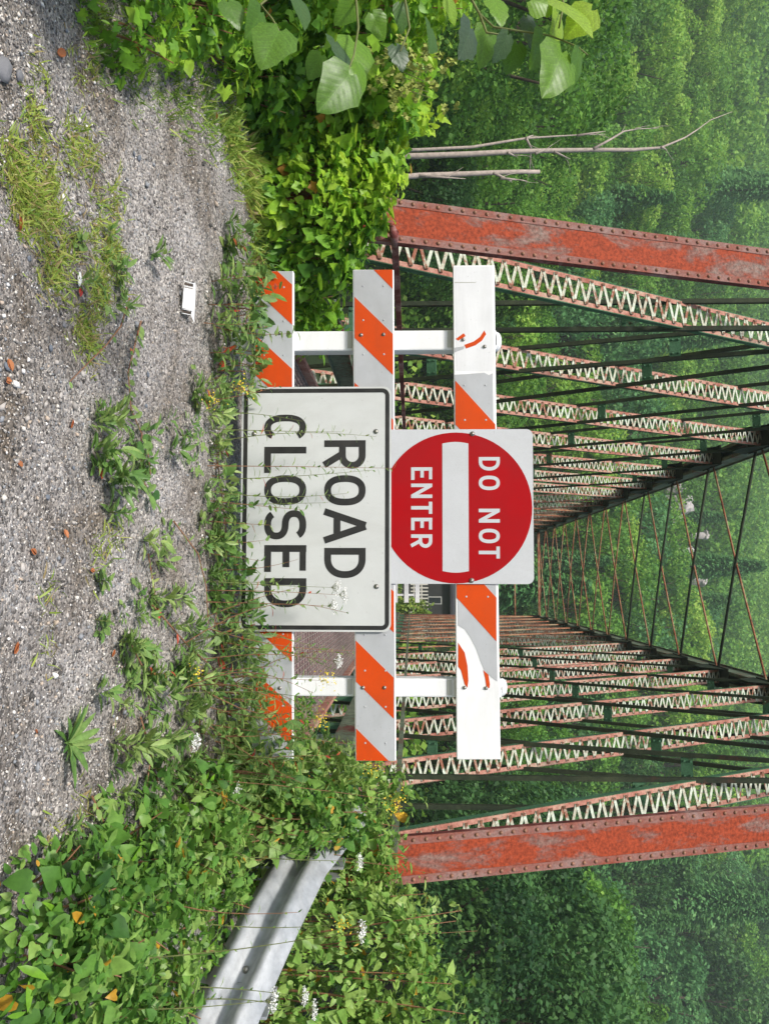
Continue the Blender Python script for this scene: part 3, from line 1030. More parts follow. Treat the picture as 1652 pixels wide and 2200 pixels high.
dead_tree(0, 17, [(381, 860), (377, 900), (374, 990), (371, 1060), (369, 1120), (369, 1158)], [0.08, 0.075, 0.072, 0.068, 0.062, 0.055],
          "broken-off dead trunk beside the left end post", [[(372, 1060), (385, 1090), (392, 1100)], [(383, 1075), (388, 1130)], [(378, 900), (384, 1000)]])

# pale cliff rocks showing between the hillside trees
for i, (ru, rv, rs) in enumerate(rocks_px):
    dp = 97 + (i * 37 % 11)
    q = P(ru, rv, dp)
    rad_ = 0.8 * rs / FPX * dp
    bm = MB()
    vs, fs = [], []
    ng, nh = 14, 9
    for a in range(nh + 1):
        for c_ in range(ng):
            th, ph = math.pi * a / nh, 2 * math.pi * c_ / ng
            dd = Vector((math.sin(th) * math.cos(ph), math.sin(th) * math.sin(ph), math.cos(th)))
            w_ = 0.45 + 0.8 * float(vnoise(dd.x * 2.2 + i * 5, dd.y * 2.2 + dd.z * 3.1, 12)) + 0.4 * float(vnoise(dd.x * 5 + i * 5, dd.y * 5 + dd.z * 6.1, 13))
            vs.append((dd.x * rad_ * w_ * 1.2, dd.y * rad_ * w_, dd.z * rad_ * w_ * 0.9 - (1.5 if dd.z < -0.6 else 0)))
    for a in range(nh):
        for c_ in range(ng):
            fs.append((a * ng + c_, (a + 1) * ng + c_, (a + 1) * ng + (c_ + 1) % ng, a * ng + (c_ + 1) % ng))
    bm.add(vs, fs)
    o = bm.build("rock_outcrop", M['rock'], None, False, q)
    tag(o, ["largest pale cliff rock high on the wooded hillside", "pale rock above the right part of the hillside clearing", "rightmost pale rock among the hillside trees",
            "pale rock touching the lower edge of the largest cliff rock", "small pale rock below the hillside tree tops", "leftmost small pale rock on the hillside",
            "pale rock just left of the largest cliff rock"][i], "rock", "pale cliff rocks on the hillside")

# ------------------------------------------------------------------ truss bridge
ND = 2.176


def ny_(n_):
    return 13.6 + ND * n_


ZT, ZB = 7.09, -0.29
XL, XR = -2.37, 1.83
HW = 0.125
bridge = empty("truss_bridge", (0, ny_(-4), 0), 0, "rusty green through truss bridge with laced posts and riveted end posts", "bridge")
BO = Vector((0, ny_(-4), 0))


def bl(p):
    return Vector(p) - BO


n_lace = 0
lace_len = 0.215
lm = {}
for sgn in (-1, 1):
    mb = MB()
    mb.bar((-0.102 * sgn, 0, -0.031), (0.102 * sgn, 0, 0.031), 0.006, 0.027, side=(0, 1, 0))
    lm[sgn] = mb.mesh("lacing_bar", M['lace'])


def post(xc, n0, n1, lacing_from, lacing_to, singles):
    """laced compression member from bottom node n0 to top node n1"""
    global n_lace
    p0, p1 = Vector((xc, ny_(n0), ZB)), Vector((xc, ny_(n1), ZT))
    d = (p1 - p0).normalized()
    L = (p1 - p0).length
    fr = Vector((1, 0, 0)).cross(d)      # faces the camera (towards -Y)
    if fr.y > 0:
        fr = -fr
    t = MB()
    for s in (-1, 1):
        # angle iron: leg facing camera + leg in depth
        a0 = p0 + Vector((s * 0.105, 0, 0)) + fr * 0.07
        t.bar(bl(a0), bl(a0 + d * L), 0.045, 0.008, mi=0)
        b0 = p0 + Vector((s * 0.124, 0, 0)) + fr * 0.045
        t.bar(bl(b0), bl(b0 + d * L), 0.008, 0.058, mi=1)
    po = t.build("laced_post", [M['flange'], M['greenplate']], bridge)
    # lacing zigzag on the near face
    npit = int(L / 0.064)
    rest = MB()
    zax = d
    yax = -fr
    xax = yax.cross(zax)
    R = Matrix((xax, yax, zax)).transposed()
    sx = 1 if xax.x > 0 else -1
    for k_ in range(npit):
        s = (k_ + 0.5) * L / npit
        c = p0 + d * s + fr * (0.079 + 0.004 * (k_ % 2))
        sg = 1 if k_ % 2 else -1
        if singles and lacing_from < c.z < lacing_to and n_lace < 298:
            o = bpy.data.objects.new("lacing_bar", lm[sg])
            C.objects.link(o)
            o.parent = po
            o.matrix_local = Matrix.Translation(bl(c)) @ R.to_4x4()
            n_lace += 1
        else:
            a = R @ Vector((-0.102 * sg, 0, -0.031))
            b2 = R @ Vector((0.102 * sg, 0, 0.031))
            rest.bar(bl(c + a), bl(c + b2), 0.006, 0.027, side=yax)
        # rivet head
    rest.build("lacing", M['lace'], po)["kind"] = "stuff"
    rv = MB()
    if n0 <= 0:
        for k_ in range(npit):
            if not (0.4 < (p0 + d * (k_ * L / npit)).z < 5.0):
                continue
            sg = 1 if k_ % 2 else -1
            c = p0 + d * ((k_ + 1.0) * L / npit) + fr * 0.089 + Vector((0.095 * sg * sx, 0, 0))
            rv.box(bl(c), (0.02, 0.012, 0.02))
        rv.build("rivets", M['rivet'], po)["kind"] = "stuff"


def tie(xc, y0, z0, y1, z1, mat='green', batt=True, wz=0.045):
    t = MB()
    for s in (-1, 1):
        t.bar(bl((xc + s * HW, y0, z0)), bl((xc + s * HW, y1, z1)), 0.04, wz)
    o = t.build("tie_bar", M[mat], bridge)
    if batt:
        L = math.hypot(y1 - y0, z1 - z0)
        k_ = max(2, int(L / 2.3))
        for i in range(k_):
            f0 = (i + 0.35) / k_
            b2 = MB()
            dy, dz = (y1 - y0) / L, (z1 - z0) / L
            c = (xc, y0 + (y1 - y0) * f0, z0 + (z1 - z0) * f0)
            b2.bar(bl((c[0], c[1] - dy * 0.055, c[2] - dz * 0.055)), bl((c[0], c[1] + dy * 0.055, c[2] + dz * 0.055)), 2 * HW - 0.04, 0.02)
            for s in (-1, 1):
                for q in (-0.03, 0.03):
                    b2.box(bl((c[0] + s * 0.07, c[1] - 0.02 + dy * q, c[2] + dz * q)), (0.018, 0.014, 0.018))
            b2.build("batten_plate", M['greenplate'], o)
    return o


for xc, sd_ in ((XL, -1), (XR, 1)):
    # inclined end posts, near (detailed) and far
    for (na, nb, near) in ((-4, -3, True), (12, 11, False)):
        if near:
            xe = -2.28 if xc < 0 else 1.76
            p0, p1 = Vector((xe, 4.65 if xc < 0 else 4.90, ZB)), Vector((xe, 6.97 if xc < 0 else 7.17, ZT))
        else:
            p0, p1 = Vector((xc, ny_(na), ZB)), Vector((xc, ny_(nb), ZT))
        d = (p1 - p0).normalized()
        L = (p1 - p0).length
        fr = Vector((1, 0, 0)).cross(d)
        if fr.y > 0:
            fr = -fr
        t = MB()
        c0 = p0 + fr * 0.13
        t.bar(bl(c0), bl(c0 + d * L), 0.285, 0.012)
        ep = t.build("end_post", M['endpost'] if near else M['flange'], bridge)
        t = MB()
        for s in (-1, 1):
            b0 = p0 + Vector((s * 0.132, 0, 0)) + fr * 0.095
            t.bar(bl(b0), bl(b0 + d * L), 0.012, 0.055)
        t.build("side_channel", M['maroon'], ep)
        t = MB()
        for s in (-1, 1):
            b0 = p0 + Vector((s * 0.120, 0, 0)) + fr * 0.138
            t.bar(bl(b0), bl(b0 + d * L), 0.050, 0.006)
        t.build("edge_angle", M['endedge'], ep)
        if near:
            rv = MB()
            k_ = 0
            s = 0.05
            while s < L:
                for sg in (-1, 1):
                    c = p0 + d * s + fr * 0.141 + Vector((sg * 0.120, 0, 0))
                    e = c + fr * 0.012
                    rv.tube([bl(c), bl(c + fr * 0.006), bl(e)], [0.0135, 0.012, 0.005], 7)
                s += 0.085
            rv.build("rivets", M['rivet'], ep, True)["kind"] = "stuff"
            # splice seam plates
            sp = MB()
            for z_ in ((0.4, 0.75) if sd_ < 0 else (0.55, 0.95)):
                c = p0 + d * z_ + fr * 0.139
                sp.bar(bl(c), bl(c + d * 0.33), 0.2, 0.006)
            sp.build("splice_plate", M['endpost'], ep)

# laced posts: nearest first so the single bars go to the largest ones
for n_ in range(-4, 3):
    for xc in (XL, XR):
        post(xc, n_, n_ + 2, 0.75, 4.2 + (n_ + 4) * 0.9, n_ < -1)
for n_ in range(6, 13):
    for xc in (XL, XR):
        post(xc, n_, n_ - 2, 0, 0, False)
for xc in (XL, XR):
    tie(xc, ny_(-3), ZB, ny_(-3), ZT)
    tie(xc, ny_(-3), ZT, ny_(-2), ZB)
    for n_ in range(-3, 3):
        tie(xc, ny_(n_), ZT, ny_(n_ + 2), ZB)
    tie(xc, ny_(11), ZB, ny_(11), ZT, 'rod', False)
    tie(xc, ny_(11), ZT, ny_(10), ZB, 'rod', False)
    for n_ in range(6, 12):
        tie(xc, ny_(n_), ZT, ny_(n_ - 2), ZB, 'rod', False)
    # top chord: two channels, cover plate, flange lips
    y0, y1 = ny_(-3), ny_(11)
    t = MB()
    for s in (-1, 1):
        t.box(bl((xc + s * 0.13, (y0 + y1) / 2, ZT)), (0.012, y1 - y0, 0.26))
        t.box(bl((xc + s * 0.105, (y0 + y1) / 2, ZT - 0.135)), (0.06, y1 - y0, 0.010))
    t.box(bl((xc, (y0 + y1) / 2, ZT + 0.138)), (0.34, y1 - y0, 0.014))
    tc_ = t.build("top_chord", M['railgreen'], bridge)
    for n_ in range(-3, 12):
        g = MB()
        yy = ny_(n_)
        vs = [(xc - 0.19, yy - 0.62, ZT - 0.145), (xc + 0.19, yy - 0.62, ZT - 0.145), (xc + 0.19, yy + 0.35, ZT - 0.145), (xc - 0.19, yy + 0.35, ZT - 0.145)]
        vs += [(a, b2, c_ - 0.012) for a, b2, c_ in vs]
        g.add([bl(v_) for v_ in vs], [(0, 1, 2, 3), (7, 6, 5, 4), (0, 4, 5, 1), (1, 5, 6, 2), (2, 6, 7, 3), (3, 7, 4, 0)])
        for s in (-1, 1):
            g.add([bl((xc + s * 0.16, yy - 0.55, ZT - 0.158)), bl((xc + s * 0.16, yy + 0.45, ZT - 0.158)), bl((xc + s * 0.16, yy + 0.2, ZT - 0.5)), bl((xc + s * 0.16, yy - 0.2, ZT - 0.5)),
                   bl((xc + s * 0.172, yy - 0.55, ZT - 0.158)), bl((xc + s * 0.172, yy + 0.45, ZT - 0.158)), bl((xc + s * 0.172, yy + 0.2, ZT - 0.5)), bl((xc + s * 0.172, yy - 0.2, ZT - 0.5))],
                  [(0, 1, 2, 3), (7, 6, 5, 4), (0, 3, 7, 4), (1, 5, 6, 2), (2, 6, 7, 3), (0, 4, 5, 1)])
        g.build("gusset_plate", M['green'], tc_)
    t = MB()
    y0, y1 = ny_(-4), ny_(12)
    for s in (-1, 1):
        t.box(bl((xc + s * 0.13, (y0 + y1) / 2, ZB)), (0.02, y1 - y0, 0.2))
    t.build("bottom_chord", M['maroon'], bridge)
    # hand rail and low rail beam
    xi = xc + (0.20 if xc < 0 else -0.20)
    t = MB()
    t.box(bl((xi, (4.95 + 39.5) / 2, 0.98)), (0.045, 34.5, 0.045))
    t.build("hand_rail", M['maroon'] if xc < 0 else M['railgreen'], bridge)
    t = MB()
    t.box(bl((xi, (5.2 + 39.5) / 2, 0.39)), (0.012, 34.2, 0.20))
    t.box(bl((xi + 0.03, (5.2 + 39.5) / 2, 0.494)), (0.07, 34.2, 0.008))
    t.box(bl((xi + 0.03, (5.2 + 39.5) / 2, 0.286)), (0.07, 34.2, 0.008))
    t.build("rail_beam", M['beam'], bridge)
    for n_ in range(-3, 12):
        t = MB()
        t.box(bl((xc + (0.12 if xc < 0 else -0.12), ny_(n_) + 0.05, 0.3)), (0.10, 0.16, 0.9))
        t.build("rail_bracket", M['greenplate'], bridge)

# floor system
for n_ in range(-4, 13):
    t = MB()
    t.box(bl((-0.27, ny_(n_), -0.26)), (4.1, 0.16, 0.36))
    t.build("floor_beam", M['greenplate'], bridge)
for x_ in (-1.9, -1.2, -0.5, 0.2, 0.9, 1.5):
    t = MB()
    t.box(bl((x_, 22.3, -0.06)), (0.12, 34.6, 0.06))
    t.build("stringer", M['green'], bridge)
t = MB()
t.box(bl((-0.26, 22.3, -0.018)), (3.56, 34.6, 0.02))
dk = t.build("deck", M['deck'], bridge)
t = MB()
k_ = 0
x_ = -2.0
while x_ < 1.5:
    t.box(bl((x_, 22.3, 0.006)), (0.009, 34.6, 0.026))
    x_ += 0.062
y_ = 5.1
while y_ < 22:
    t.box(bl((-0.26, y_, 0.001)), (3.5, 0.008, 0.012))
    y_ += 0.2
t.build("grating_bars", M['deckbar'], dk)["kind"] = "stuff"
for x_ in (-2.06, 1.55):
    t = MB()
    t.box(bl((x_, 22.3, 0.03)), (0.05, 34.6, 0.10))
    t.build("curb_angle", M['flange'], bridge)

# top lateral rods, crossing in every panel
for n_ in range(-3, 11):
    for (a, b2) in ((XL, XR), (XR, XL)):
        t = MB()
        dark = (a == XL) and n_ < 4  # dark look from the lighting, put into these rods' paint colour
        sag = 0.05
        zr = ZT - 0.10 - (0.03 if dark else 0.0)
        p0, p1 = Vector((a, ny_(n_), zr)), Vector((b2, ny_(n_ + 1), zr))
        t.tube([bl(p0), bl(p0.lerp(p1, 0.5) - Vector((0, 0, 0.02))), bl(p1)], 0.026 if dark else 0.019, 6)
        t.build("lateral_rod", M['green'] if dark else M['rod'], bridge, True)
# portals
for n_ in (-3, 11):
    t = MB()
    t.box(bl(((XL + XR) / 2, ny_(n_), ZT - 0.08)), (XR - XL - 0.3, 0.1, 0.10))
    t.box(bl(((XL + XR) / 2, ny_(n_ + (-0.18 if n_ < 0 else 0.18)), ZT - 1.15)), (XR - XL - 0.3, 0.06, 0.06))
    t.build("portal_strut", M['rod'], bridge)
# rounded end of the left hand rail beside the end post
t = MB()
t.tube([bl(P(488, 836, 4.97)), bl(P(494, 842, 4.95)), bl(P(502, 847, 4.95)), bl(Vector((XL + 0.20, 5.05, 0.98)))], [0.028, 0.030, 0.030, 0.024], 10)
t.build("rail_end", M['maroon'], bridge, True)

# ------------------------------------------------------------------ barricade plane
BD = 3.98
BC = EYE + (fwd * BD)
BC = Vector((BC.x, BC.y, 0)) + right * 0.016
ta = RAD(3.5)
fh = Vector((fwd.x, fwd.y, 0)).normalized()
bx_ax = right * math.cos(ta) - fh * math.sin(ta)
bn_ax = Vector((0, 0, 1)).cross(bx_ax) * -1          # towards the camera
B_RZ = math.atan2(bx_ax.y, bx_ax.x)


def BP(u_, v_, off=0.0):
    """where the ray through (u,v) meets the barricade plane, as local x,z"""
    r_ = ray(u_, v_)
    o_ = BC + bn_ax * off
    t_ = (o_ - EYE).dot(bn_ax) / r_.dot(bn_ax)
    p = EYE + r_ * t_ - BC
    return p.dot(bx_ax), p.z


def sheet(mb, pts, y, th=0.0012, mi=0):
    """flat polygon facing local -Y (towards camera) with thickness"""
    n_ = len(pts)
    a = [(x, y, z) for x, z in pts]
    c_ = [(x, y + th, z) for x, z in pts]
    mb.add(a + c_, [tuple(range(n_)), tuple(reversed(range(n_, 2 * n_)))] + [(i + n_, (i + 1) % n_ + n_, (i + 1) % n_, i)[::-1] for i in range(n_)], mi)


# local frame: x along the boards, -y towards the camera
barr = empty("barricade", (BC.x, BC.y, 0), B_RZ, "white plastic barricade with three orange and grey striped rails, closing the road", "barricade")
TH = 0.035
board_px = [  # corners (u,v): bottom left, bottom right, top right, top left
    ("board", (582, 548), (1632, 541), (1632, 630), (582, 631)),
    ("board", (579, 758), (1635, 763), (1635, 851), (579, 846)),
    ("board", (570, 973), (1632, 981), (1632, 1075), (569, 1062))]
stripe_px = [
    ([540, 721, 902, 1083, 1264, 1445, 1626], 72, 86),
    ([453, 638, 822, 1007, 1191, 1376, 1565], 80, 88),
    ([818, 1003, 1190], 94, 94)]
boards = []
for bi, (nm, bl_, br_, tr_, tl_) in enumerate(board_px):
    pc = [BP(*q, off=TH) for q in (bl_, br_, tr_, tl_)]
    mb = MB()
    fy, by = -TH, 0.0
    vs = [(pc[0][0], fy, pc[0][1]), (pc[1][0], fy, pc[1][1]), (pc[2][0], fy, pc[2][1]), (pc[3][0], fy, pc[3][1])]
    vs += [(a, by, c_) for a, _, c_ in vs]
    mb.add(vs, [(0, 1, 2, 3), (7, 6, 5, 4), (3, 2, 6, 7), (0, 4, 5, 1), (0, 3, 7, 4), (1, 5, 6, 2)])
    bo = mb.build("board", M['white'], barr)
    bv = bo.modifiers.new("bevel", 'BEVEL')
    bv.width = 0.004
    bv.segments = 2
    boards.append(bo)
    x0, x1 = pc[0][0], pc[1][0]

    def zb_(x):
        return pc[0][1] + (pc[1][1] - pc[0][1]) * (x - x0) / (x1 - x0)

    def zt_(x):
        return pc[3][1] + (pc[2][1] - pc[3][1]) * (x - x0) / (x1 - x0)
    # grey base sheeting
    g = MB()
    mrg = 0.006
    if bi < 2:
        xa, xb = x0 + 0.004, x1 - 0.003
        sheet(g, [(xa, zb_(xa) + mrg), (xb, zb_(xb) + mrg), (xb, zt_(xb) - mrg), (xa, zt_(xa) - mrg)], fy - 0.0015)
        g.build("grey_sheeting", M['grey'], bo)
    else:
        e = [BP(805, 977, TH), BP(1344, 984, TH), BP(1352, 998, TH), BP(1366, 1008, TH), BP(1392, 1022, TH), BP(1420, 1032, TH), BP(1440, 1040, TH), BP(1455, 1055, TH), BP(1464, 1068, TH),
             BP(802, 1058, TH), BP(806, 1050, TH), BP(801, 1040, TH), BP(802, 1025, TH), BP(804, 1000, TH)]
        sheet(g, e, fy - 0.0015)
        g.build("grey_sheeting", M['grey'], bo)
        g = MB()
        sheet(g, [BP(1381, 984, TH), BP(1402, 998, TH), BP(1430, 1004, TH), BP(1462, 1006, TH), BP(1477, 1004, TH), BP(1470, 998, TH), BP(1440, 990, TH), BP(1432, 984, TH)], fy - 0.0015)
        g.build("orange_remnant", M['orange'], bo)
        g = MB()
        sheet(g, [BP(1440, 1038, TH), BP(1450, 1049, TH), BP(1470, 1052, TH), BP(1478, 1051, TH), BP(1478, 1045, TH), BP(1458, 1042, TH)], fy - 0.0015)
        g.build("orange_remnant", M['orange'], bo)
        g = MB()
        sheet(g, [BP(728, 979, TH), BP(732, 984, TH), BP(722, 1000, TH), BP(716, 996, TH)][::-1], fy - 0.0015)
        g.build("orange_remnant", M['orange'], bo)
        g = MB()
        tr0 = [(745, 998), (738, 1018), (728, 1032), (714, 1041)]
        sheet(g, [BP(a - 4, b2 - 1, TH) for a, b2 in tr0] + [BP(a + 4, b2 + 3, TH) for a, b2 in reversed(tr0)], fy - 0.0015)
        g.build("orange_remnant", M['orange'], bo)
        g = MB()
        sheet(g, [BP(757, 977, TH), BP(750, 996, TH), BP(744, 997, TH), BP(747, 977, TH)], fy - 0.0015)
        g.build("grey_remnant", M['grey'], bo)
        g = MB()   # thin scratch
        sheet(g, [BP(606, 977, TH), BP(608, 977, TH), BP(607.5, 1022, TH), BP(606.5, 1022, TH)], fy - 0.0015)
        g.build("scratch", M['shade_scratch'], bo)
        # white backing film, slightly off-white, over the stripped parts
        g = MB()
        sheet(g, [BP(573, 978, TH), BP(797, 980, TH), BP(797, 1058, TH), BP(573, 1057, TH)], fy - 0.0006, 0.0005)
        g.build("bare_plastic", M['whitefilm'], bo)
    # orange stripes as sub-parts
    starts, lean, wid = stripe_px[bi]
    vb, vt = (550, 628) if bi == 0 else ((762, 846) if bi == 1 else (978, 1066))
    for s0 in starts:
        if bi == 2 and s0 == 1003:
            continue
        quad = [BP(s0, vb, TH), BP(s0 + wid, vb, TH), BP(s0 + wid + lean, vt, TH), BP(s0 + lean, vt, TH)]
        # clip to the board in x (Sutherland-Hodgman on two vertical lines)
        lim0, lim1 = x0 + 0.004, x1 - 0.003
        poly = quad
        for (lim, keep_hi) in ((lim0, True), (lim1, False)):
            outp = []
            for i in range(len(poly)):
                a, b2 = poly[i], poly[(i + 1) % len(poly)]
                ia = a[0] >= lim if keep_hi else a[0] <= lim
                ib = b2[0] >= lim if keep_hi else b2[0] <= lim
                if ia:
                    outp.append(a)
                if ia != ib:
                    f0 = (lim - a[0]) / (b2[0] - a[0])
                    outp.append((lim, a[1] + (b2[1] - a[1]) * f0))
            poly = outp
            if not poly:
                break
        if len(poly) < 3:
            continue
        # keep inside the board in z
        poly = [(x, min(max(z, zb_(x) + mrg), zt_(x) - mrg)) for x, z in poly]
        g = MB()
        sheet(g, poly, fy - 0.0027)
        g.build("orange_stripe", M['orange'], bo)
    # small nail dimples
    if bi < 3:
        dm = MB()
        rr2 = random.Random(bi + 4)
        for k_ in range(14):
            x = x0 + (x1 - x0) * (k_ + 0.5) / 14
            for f0 in (0.25, 0.75):
                z = zb_(x) + (zt_(x) - zb_(x)) * f0
                if bi == 2 and not (BP(810, 1000, TH)[0] < x < BP(1340, 1000, TH)[0]):
                    continue
                dm.tube([(x, fy - 0.0030, z), (x, fy - 0.0046, z)], [0.005, 0.003], 8)
        dm.build("dimples", M['grey'], bo)["kind"] = "stuff"

# posts behind the boards
for (ua, ub, vtop) in ((709, 752, 1066), (1458, 1498, 1078)):
    xa, za = BP(ua, 900, 0)
    xb, _ = BP(ub, 900, 0)
    _, zt = BP(ua, vtop, 0)
    mb = MB()
    xc, w_ = (xa + xb) / 2, (xb - xa)
    dpt = 0.09
    mb.box((xc, dpt / 2 + 0.002, zt / 2 - 0.05), (w_, dpt, zt + 0.1))
    po = mb.build("post", M['white'], barr)
    bv = po.modifiers.new("bevel", 'BEVEL')
    bv.width = 0.008
    bv.segments = 2
    mb = MB()
    seg = 12
    for a in range(6):
        r0_ = w_ * 0.5 * math.cos(a / 5 * math.pi / 2 * 0.9)
        zz = zt + 0.03 * math.sin(a / 5 * math.pi / 2)
        for s_ in range(seg):
            mb.v.append((xc + r0_ * math.cos(2 * math.pi * s_ / seg), dpt / 2 + r0_ * math.sin(2 * math.pi * s_ / seg), zz))
    for a in range(5):
        for s_ in range(seg):
            mb.f.append((a * seg + s_, a * seg + (s_ + 1) % seg, (a + 1) * seg + (s_ + 1) % seg, (a + 1) * seg + s_))
            mb.m.append(0)
    mb.f.append(tuple(5 * seg + s_ for s_ in range(seg)))
    mb.m.append(0)
    mb.build("post_cap", M['white'], po, True)
    for vv in (752, 966):      # thin strips painting the boards' shadow onto the post
        mb = MB()
        _, z1_ = BP(ua, vv, 0)
        mb.box((xc - 0.004, -0.001, z1_), (w_ - 0.018, 0.004, 0.022))
        mb.build("shade_strip", M['shade_scratch'], po)


def bolt(parent, x, y, z, r=0.0085, name="bolt"):
    mb = MB()
    mb.tube([(x, y, z), (x, y - 0.0025, z)], [r * 1.5, r * 1.5], 14)
    mb.tube([(x, y - 0.0025, z), (x, y - 0.006, z), (x, y - 0.0085, z)], [r, r * 0.9, r * 0.5], 10)
    return mb.build(name, M['bolt'], parent, True)


for (u_, v_, bi) in ((720, 776, 1), (719, 824, 1), (1477, 780, 1), (1477, 826, 1), (1478, 602, 0), (716, 602, 0), (1477, 998, 2), (1478, 1044, 2), (730, 995, 2), (745, 1041, 2)):
    x, z = BP(u_, v_, TH)
    bolt(boards[bi], x, -TH - 0.003, z, 0.006)


# ------------------------------------------------------------------ lettering by strokes
def arc(cx, cz, rx, rz, a0, a1, n_=14):
    return [(cx + rx * math.cos(RAD(a0 + (a1 - a0) * i / n_)), cz + rz * math.sin(RAD(a0 + (a1 - a0) * i / n_))) for i in range(n_ + 1)]


def sup(cx, cz, rx, rz, a0, a1, n_=28, e=2.4):
    o_ = []
    for i in range(n_ + 1):
        a = RAD(a0 + (a1 - a0) * i / n_)
        c_, s_ = math.cos(a), math.sin(a)
        o_.append((cx + rx * math.copysign(abs(c_) ** (2 / e), c_), cz + rz * math.copysign(abs(s_) ** (2 / e), s_)))
    return o_


def glyph(ch, W, H, s):
    h = s / 2
    if ch == 'R':
        zm = 0.44 * H
        rb = (H - h - zm) / 2
        return [[(h, 0), (h, H)], [(h, H - h)] + [(W - h - rb, H - h)] + arc(W - h - rb, zm + rb, rb, rb, 80, -80, 12) + [(W - h - rb, zm)] + [(h, zm)], [(W * 0.48, zm), (W - h * 1.1, 0)]]
    if ch == 'O':
        return [sup(W / 2, H / 2, W / 2 - h, H / 2 - h, 0, 360, 40)]
    if ch == 'C':
        return [sup(W / 2, H / 2, W / 2 - h, H / 2 - h, 42, 318, 34)]
    if ch == 'A':
        return [[(h * 1.05, 0), (W / 2 - h * 0.15, H)], [(W / 2 + h * 0.15, H), (W - h * 1.05, 0)], [(W * 0.22, H * 0.31), (W * 0.78, H * 0.31)]]
    if ch == 'D':
        rx = min(W * 0.52, W - h)
        return [[(h, 0), (h, H)], [(h, H - h), (W - h - rx, H - h)] + sup(W - h - rx, H / 2, rx, H / 2 - h, 86, -86, 22, 2.2) + [(W - h - rx, h), (h, h)]]
    if ch == 'L':
        return [[(h, 0), (h, H)], [(h, h), (W, h)]]
    if ch == 'E':
        return [[(h, 0), (h, H)], [(h, h), (W, h)], [(h, H - h), (W * 0.95, H - h)], [(h, H * 0.52), (W * 0.82, H * 0.52)]]
    if ch == 'S':
        r1 = (H - s) / 4
        up_ = sup(W / 2, H - h - r1, W / 2 - h, r1, 25, 270, 22, 2.3)
        lo_ = sup(W / 2, h + r1, W / 2 - h, r1, 90, -155, 22, 2.3)
        return [up_ + lo_]
    if ch == 'N':
        return [[(h, 0), (h, H)], [(W - h, 0), (W - h, H)], [(h * 1.0, H - h * 0.5), (W - h * 1.0, h * 0.5)]]
    if ch == 'T':
        return [[(W / 2, 0), (W / 2, H)], [(0, H - h), (W, H - h)]]
    return []


def ribbon(mb, pts, s, y, ox, oz):
    clean = [pts[0]]
    for p in pts[1:]:
        if math.hypot(p[0] - clean[-1][0], p[1] - clean[-1][1]) > 1e-5:
            clean.append(p)
    closed = math.hypot(clean[0][0] - clean[-1][0], clean[0][1] - clean[-1][1]) < 1e-4 and len(clean) > 4
    if closed:
        clean = clean[:-1]
    n_ = len(clean)
    L, Rr = [], []
    for i in range(n_):
        if closed:
            a, c_ = clean[(i - 1) % n_], clean[(i + 1) % n_]
        else:
            a, c_ = clean[max(i - 1, 0)], clean[min(i + 1, n_ - 1)]
        b2 = clean[i]
        d1 = Vector((b2[0] - a[0], b2[1] - a[1]))
        d2 = Vector((c_[0] - b2[0], c_[1] - b2[1]))
        if d1.length < 1e-7:
            d1 = d2
        if d2.length < 1e-7:
            d2 = d1
        d1.normalize()
        d2.normalize()
        t_ = (d1 + d2)
        if t_.length < 1e-4:
            t_ = d1
        t_.normalize()
        nn = Vector((-t_.y, t_.x))
        k_ = 1 / max(0.5, nn.dot(Vector((-d1.y, d1.x))))
        L.append((ox + b2[0] + nn.x * s / 2 * k_, y, oz + b2[1] + nn.y * s / 2 * k_))
        Rr.append((ox + b2[0] - nn.x * s / 2 * k_, y, oz + b2[1] - nn.y * s / 2 * k_))
    fs = []
    rngi = range(n_) if closed else range(n_ - 1)
    for i in rngi:
        j = (i + 1) % n_
        fs.append((i, i + n_, j + n_, j))
    mb.add(L + Rr, fs)


def letters(parent, spec, v0, v1, stroke_px, y, mat, off):
    for ch, ua, ub in spec:
        xa, za = BP(ua, v0, off)
        xb, zb2 = BP(ub, v1, off)
        s = stroke_px / 430.0
        mb = MB()
        for k_, st in enumerate(glyph(ch, xb - xa, zb2 - za, s)):
            ribbon(mb, st, s if k_ != 2 or ch in 'RAN' else s * 0.92, y - 0.00025 * k_, xa, za)
        mb.build("letter", mat, parent)


def rrect(x0, z0, x1, z1, r_, n_=6):
    o_ = []
    for cx, cz, a0 in ((x1 - r_, z0 + r_, -90), (x1 - r_, z1 - r_, 0), (x0 + r_, z1 - r_, 90), (x0 + r_, z0 + r_, 180)):
        o_ += arc(cx, cz, r_, r_, a0, a0 + 90, n_)
    return o_


# DO NOT ENTER sign (behind the lower one)
OFF1 = TH + 0.012
dne = empty("do_not_enter_sign", (BC.x, BC.y, 0), B_RZ, "square white sign with red disc reading DO NOT ENTER on the top rail", "road sign")
x0, z0 = BP(923, 818, OFF1)
x1, z1 = BP(1255, 1147, OFF1)
mb = MB()
sheet(mb, rrect(x0, z0, x1, z1, 0.032), -OFF1, 0.003)
dp_ = mb.build("sign_panel", [M['dnewhite']], dne)
cx, cz = BP(1090.5, 979.5, OFF1)
rr_ = 160.2 / 430.0 * 1.0
mb = MB()
sheet(mb, arc(cx, cz, rr_, rr_, 0, 360, 72)[:-1], -OFF1 - 0.0009, 0.0008)
mb.build("red_disc", M['red'], dne)
xa, za = BP(953, 950, OFF1)
xb, zb2 = BP(1227, 1007, OFF1)
mb = MB()
pts = [(xa, za)] + [(xb + 0.008 * math.sin(math.pi * i / 6), za + (zb2 - za) * i / 6) for i in range(7)] + [(xa - 0.008 * math.sin(math.pi * i / 6), zb2 - (zb2 - za) * i / 6) for i in range(6)]
sheet(mb, pts, -OFF1 - 0.0017, 0.0006)
mb.build("white_bar", M['dnewhite'], dne)
